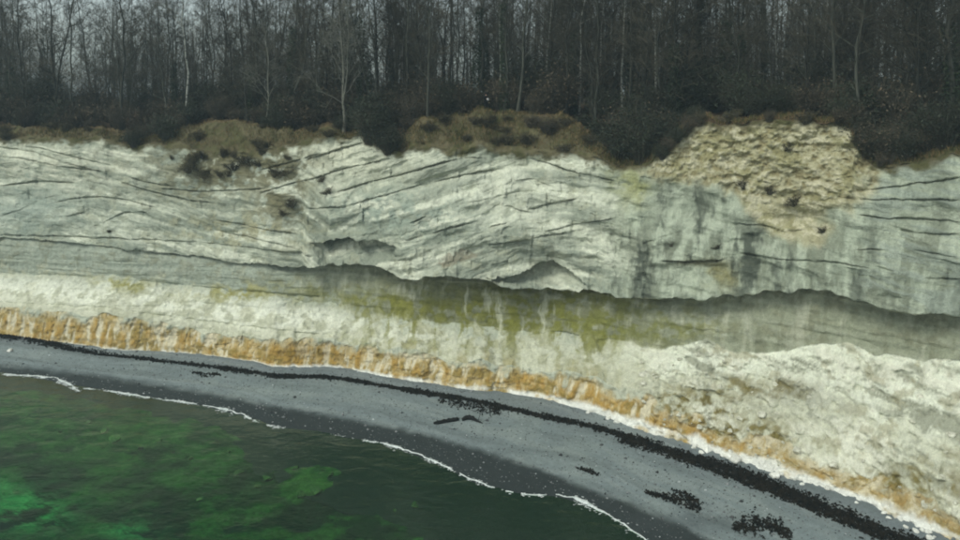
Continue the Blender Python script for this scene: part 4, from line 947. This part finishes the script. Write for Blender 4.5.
for i, (px, py, kd, sc) in enumerate(((662, 158, 'dark', .5), (668, 150, 'brown', .45), (677, 141, 'dark', .5), (686, 131, 'brown', .5), (700, 124, 'tuft', .8), (731, 121, 'tuft', .9), (768, 121, 'brown', .35), (806, 122, 'tuft', .8), (838, 123, 'brown', .4), (853, 128, 'brown', .75), (858, 140, 'dark', .75), (866, 153, 'brown', .8), (880, 165, 'brown', .4))):
    rim_bush(px, py, kd, 0 if kd != 'tuft' else i % 2, sc, ('left edge', 'top edge', 'right edge')[(i > 3) + (i > 8)] + ' scrub on the yellow scarp, ' + ('first', 'second', 'third', 'fourth', 'fifth')[(i if i < 4 else i - 4 if i < 9 else i - 9)] + ' from the left', name='scarp_scrub', out=.2, tilt=(.3, 0))
for px, py, s, lab in ((322, 180, .35, 'round dark bush on the pale face left of centre'), (328, 193, .38, 'dark bush just under the round one on the pale face'), (292, 206, .55, 'broad dark bush in the recess on the left face'), (283, 214, .35, 'smaller dark bush left of the broad recess bush'), (172, 159, .3, 'small dark tuft high on the left face'), (203, 158, .55, 'brownish dark tuft below the left rim'), (250, 164, .5, 'dark tuft below the rim above the recess bushes'), (224, 150, .5, 'dark tuft on the rim above the left face'),
                      (744, 188, .35, 'dark tuft in the crack of the yellow scarp'), (770, 193, .4, 'dark bush on the left of the scarp hollow'), (795, 204, .5, 'dark bush in the middle of the scarp hollow'), (823, 232, .3, 'small dark tuft right below the scarp'), (717, 248, .22, 'tiny dark tuft on the streaked wall'), (671, 246, .25, 'tiny tuft at the left end of the stained ledge'), (108, 232, .16, 'tiny brown tuft low on the left face'), (787, 150, .35, 'tuft halfway up the yellow scarp')):
    rim_bush(px, py, 'tuft', len(lab) % 2, (s * 1.9, s * 1.3, s * 1.2), lab, seg=(4,), name='cliff_bush', out=.0, tilt=(.6, random.uniform(-.3, .3)))

# ------------------------------------------------------------------ dry grass on the brow and mound
g = np.random.default_rng(601); nB = 42000
rows = np.where(np.array(seg_id) == 5)[0]
ci = g.integers(60, NCOL - 61, nB); ri = rows[g.integers(2, len(rows), nB)]
base = V[ri, ci] + g.normal(0, .07, (nB, 3)) * np.array([1, 1, 0])
n2 = nB // 3; j = g.integers(0, nB, n2); o2 = g.uniform(0, 4, n2) ; a2 = az_col[ci[j]]
b2_ = np.stack([(rim_r(a2) + o2) * np.sin(a2), (rim_r(a2) + o2) * np.cos(a2), plateau_z(a2, o2) - .05], 1); base = np.concatenate([base, b2_])
bpx_ = project(base[:, 0], base[:, 1], base[:, 2])[0]; clump = fbm(base[:, 0] * .5, base[:, 1] * .5, base[:, 2] * .5, 3, 61)
keep = (g.random(len(base)) < np.interp(bpx_, [0, 120, 180, 300, 400, 420, 600, 620, 660, 860, 960], [.8, .7, .5, .5, .5, 1, 1, .5, .35, .35, .4]) * sstep(-.6, .2, clump)); base = base[keep]; clump = clump[keep]; bpx_ = bpx_[keep]; n = len(base)
h = g.uniform(.18, .5, n); a = g.uniform(0, 6.28, n); w = g.uniform(.012, .03, n); d = np.stack([np.cos(a), np.sin(a), 0 * a], 1); e = np.stack([-np.sin(a), np.cos(a), 0 * a], 1)
ln = g.uniform(.1, .6, n)
q = np.stack([base - e * w[:, None], base + e * w[:, None], base + d * (ln * h * .4)[:, None] + e * w[:, None] * .7 + np.stack([0 * h, 0 * h, h * .6], 1), base + d * (ln * h)[:, None] + np.stack([0 * h, 0 * h, h], 1)], 1)
gc = np.where((g.random(n) < .5 + .5 * clump)[:, None], C(.088, .09, .034)[None], C(.20, .145, .07)[None]) * g.uniform(.6, 1.25, (n, 1))
link('dry_grass', mesh_from('dry_grass', q.reshape(-1, 3), np.arange(n * 4).reshape(-1, 4), [M['grass']], False, np.repeat(gc, 4, 0)), None, 'dry olive and straw coloured grass along the rim and on the mound', 'grass', None, 'stuff')

# ------------------------------------------------------------------ person on the mound
def person(loc, face):
    root = empty('person', loc, 'person in black clothes standing on the grassy mound at the wood edge', 'person'); root.rotation_euler = (0, 0, face)
    J, E = [], []
    def v(x, y, z, r): J.append((x, y, z, r)); return len(J) - 1
    def ch(ids): E.extend((ids[i], ids[i + 1]) for i in range(len(ids) - 1))
    pel = v(0, 0, .95, .145); bel = v(0, -.01, 1.10, .14); che = v(0, .0, 1.30, .165); nek = v(0, .02, 1.47, .065); h1 = v(0, .03, 1.56, .085); h2 = v(0, .03, 1.66, .105); h3 = v(0, .02, 1.74, .075); ch([pel, bel, che, nek, h1, h2, h3])
    nose = v(0, .135, 1.62, .014); ch([h2, nose])
    for s in (-1, 1):
        hip = v(.095 * s, 0, .88, .10); kn = v(.11 * s, .02, .49, .065); an = v(.12 * s, -.02, .09, .045); toe = v(.14 * s, .14, .04, .038); ch([pel, hip, kn, an, toe])
        ear = v(.105 * s, .02, 1.63, .014); ch([h2, ear])
        sh = v(.19 * s, 0, 1.40, .075); el = v(.25 * s, .06, 1.13, .055); wr = v(.12 * s, .29, 1.20, .036); pa = v(.085 * s, .36, 1.22, .036); ch([che, sh, el, wr, pa])
        for k, (dx, l) in enumerate(((-.030, .055), (-.010, .068), (.010, .065), (.030, .05))):
            f1 = v(.085 * s + dx * s * .6, .395, 1.215 + dx, .010); f2 = v(.085 * s + dx * s * .4 - .02 * s, .395 + l * .45, 1.21 + dx, .009); f3 = v(.085 * s - .05 * s, .395 + l * .5, 1.205 + dx, .008); ch([pa, f1, f2, f3])
        t1 = v(.055 * s, .35, 1.265, .012); t2 = v(.03 * s, .385, 1.27, .010); ch([pa, t1, t2])
    me = bpy.data.meshes.new('body_cage'); me.from_pydata([j[:3] for j in J], E, [])
    o = bpy.data.objects.new('body_cage', me); COL.objects.link(o)
    sk = o.modifiers.new('skin', 'SKIN'); sb = o.modifiers.new('sub', 'SUBSURF'); sb.levels = 2; sb.render_levels = 2
    for i, d in enumerate(me.skin_vertices[0].data): d.radius = (J[i][3], J[i][3] * (.75 if i in (0, 1, 2) else 1)); d.use_root = (i == 0)
    bm_ = bpy.data.meshes.new_from_object(o.evaluated_get(bpy.context.evaluated_depsgraph_get())); bpy.data.objects.remove(o)
    bm_.name = 'body'; bm_.materials.clear(); bm_.materials.append(M['black_cloth']); bm_.materials.append(M['skin'])
    for p in bm_.polygons:
        c = p.center; p.use_smooth = True
        p.material_index = 1 if ((c.z > 1.52 and c.z < 1.67 and c.y > .07) or (c.y > .31 and c.z > 1.0)) else 0
    link('body', bm_, root)
    # hood: an open shell over crown and nape
    hv = []; nu, nv = 20, 12
    for i in range(nv):
        for k in range(nu):
            a_ = math.pi * (0.02 + .62 * i / (nv - 1)); b_ = math.pi * 2 * k / nu
            x, y, z = math.sin(a_) * math.cos(b_), math.sin(a_) * math.sin(b_), math.cos(a_)
            fr = .62 if (y > .35 and z < .45) else 1.0
            hv.append((x * .135, .01 + y * .14 * fr, 1.66 + z * .15 * (1 if z > 0 else 1.4)))
    hf = [(i * nu + k, i * nu + (k + 1) % nu, (i + 1) * nu + (k + 1) % nu, (i + 1) * nu + k) for i in range(nv - 1) for k in range(nu)]
    link('hood', mesh_from('hood', np.array(hv), np.array(hf), [M['black_cloth']]), root)
    return root
a_p = az_of(485.5, 28, 88); _j = int(np.argmin(np.abs(az_col - a_p))); p_p = Vector(V[-1, _j])
pers = person(p_p, math.radians(180 + 35))
# pale bag held up in front of the chest
bv = []; 
for i, (z, wx2, wy2) in enumerate(((0, .13, .05), (.03, .17, .08), (.2, .18, .09), (.30, .15, .06), (.34, .10, .03))):
    for k in range(12):
        b_ = math.tau * k / 12; bv.append((wx2 * math.copysign(abs(math.cos(b_)) ** .6, math.cos(b_)), wy2 * math.copysign(abs(math.sin(b_)) ** .6, math.sin(b_)), z))
bf = [(i * 12 + k, i * 12 + (k + 1) % 12, (i + 1) * 12 + (k + 1) % 12, (i + 1) * 12 + k) for i in range(4) for k in range(12)]
mb = mesh_from('pale_bag', np.array(bv), [np.array(bf), np.array([list(range(11, -1, -1))]), np.array([list(range(48, 60))])], [M['pale_cloth']])
cz, sz_ = math.cos(pers.rotation_euler.z), math.sin(pers.rotation_euler.z); lx, ly = -0.02, .40
bag = link('pale_bag', mb, None, 'small pale bag held in front of the person on the mound', 'bag', None, None, (p_p.x + cz * lx - sz_ * ly, p_p.y + sz_ * lx + cz * ly, p_p.z + 1.02)); bag.scale = (.75, .75, .75); bag.rotation_euler = (0, 0, pers.rotation_euler.z)

# ------------------------------------------------------------------ damp sea air
x0, x1, y0, y1, z0, z1 = -620, 560, -320, 640, -5.4, 64
hv = np.array([[x, y, z] for z in (z0, z1) for x, y in ((x0, y0), (x1, y0), (x1, y1), (x0, y1))])
hf = np.array([[0, 3, 2, 1], [4, 5, 6, 7], [0, 1, 5, 4], [1, 2, 6, 5], [2, 3, 7, 6], [3, 0, 4, 7]])
hm = bpy.data.materials.new('damp_air'); hm.use_nodes = True
for n_ in list(hm.node_tree.nodes): hm.node_tree.nodes.remove(n_)
ho = N(hm.node_tree, 'ShaderNodeOutputMaterial'); hp = N(hm.node_tree, 'ShaderNodeVolumePrincipled', Density=0.0007); hp.inputs['Color'].default_value = (0.62, 0.84, 0.94, 1)
hm.node_tree.links.new(hp.outputs[0], ho.inputs['Volume'])
link('haze', mesh_from('haze', hv, hf, [hm], False), None, 'thin bluish haze in the air', 'haze', None, 'stuff')
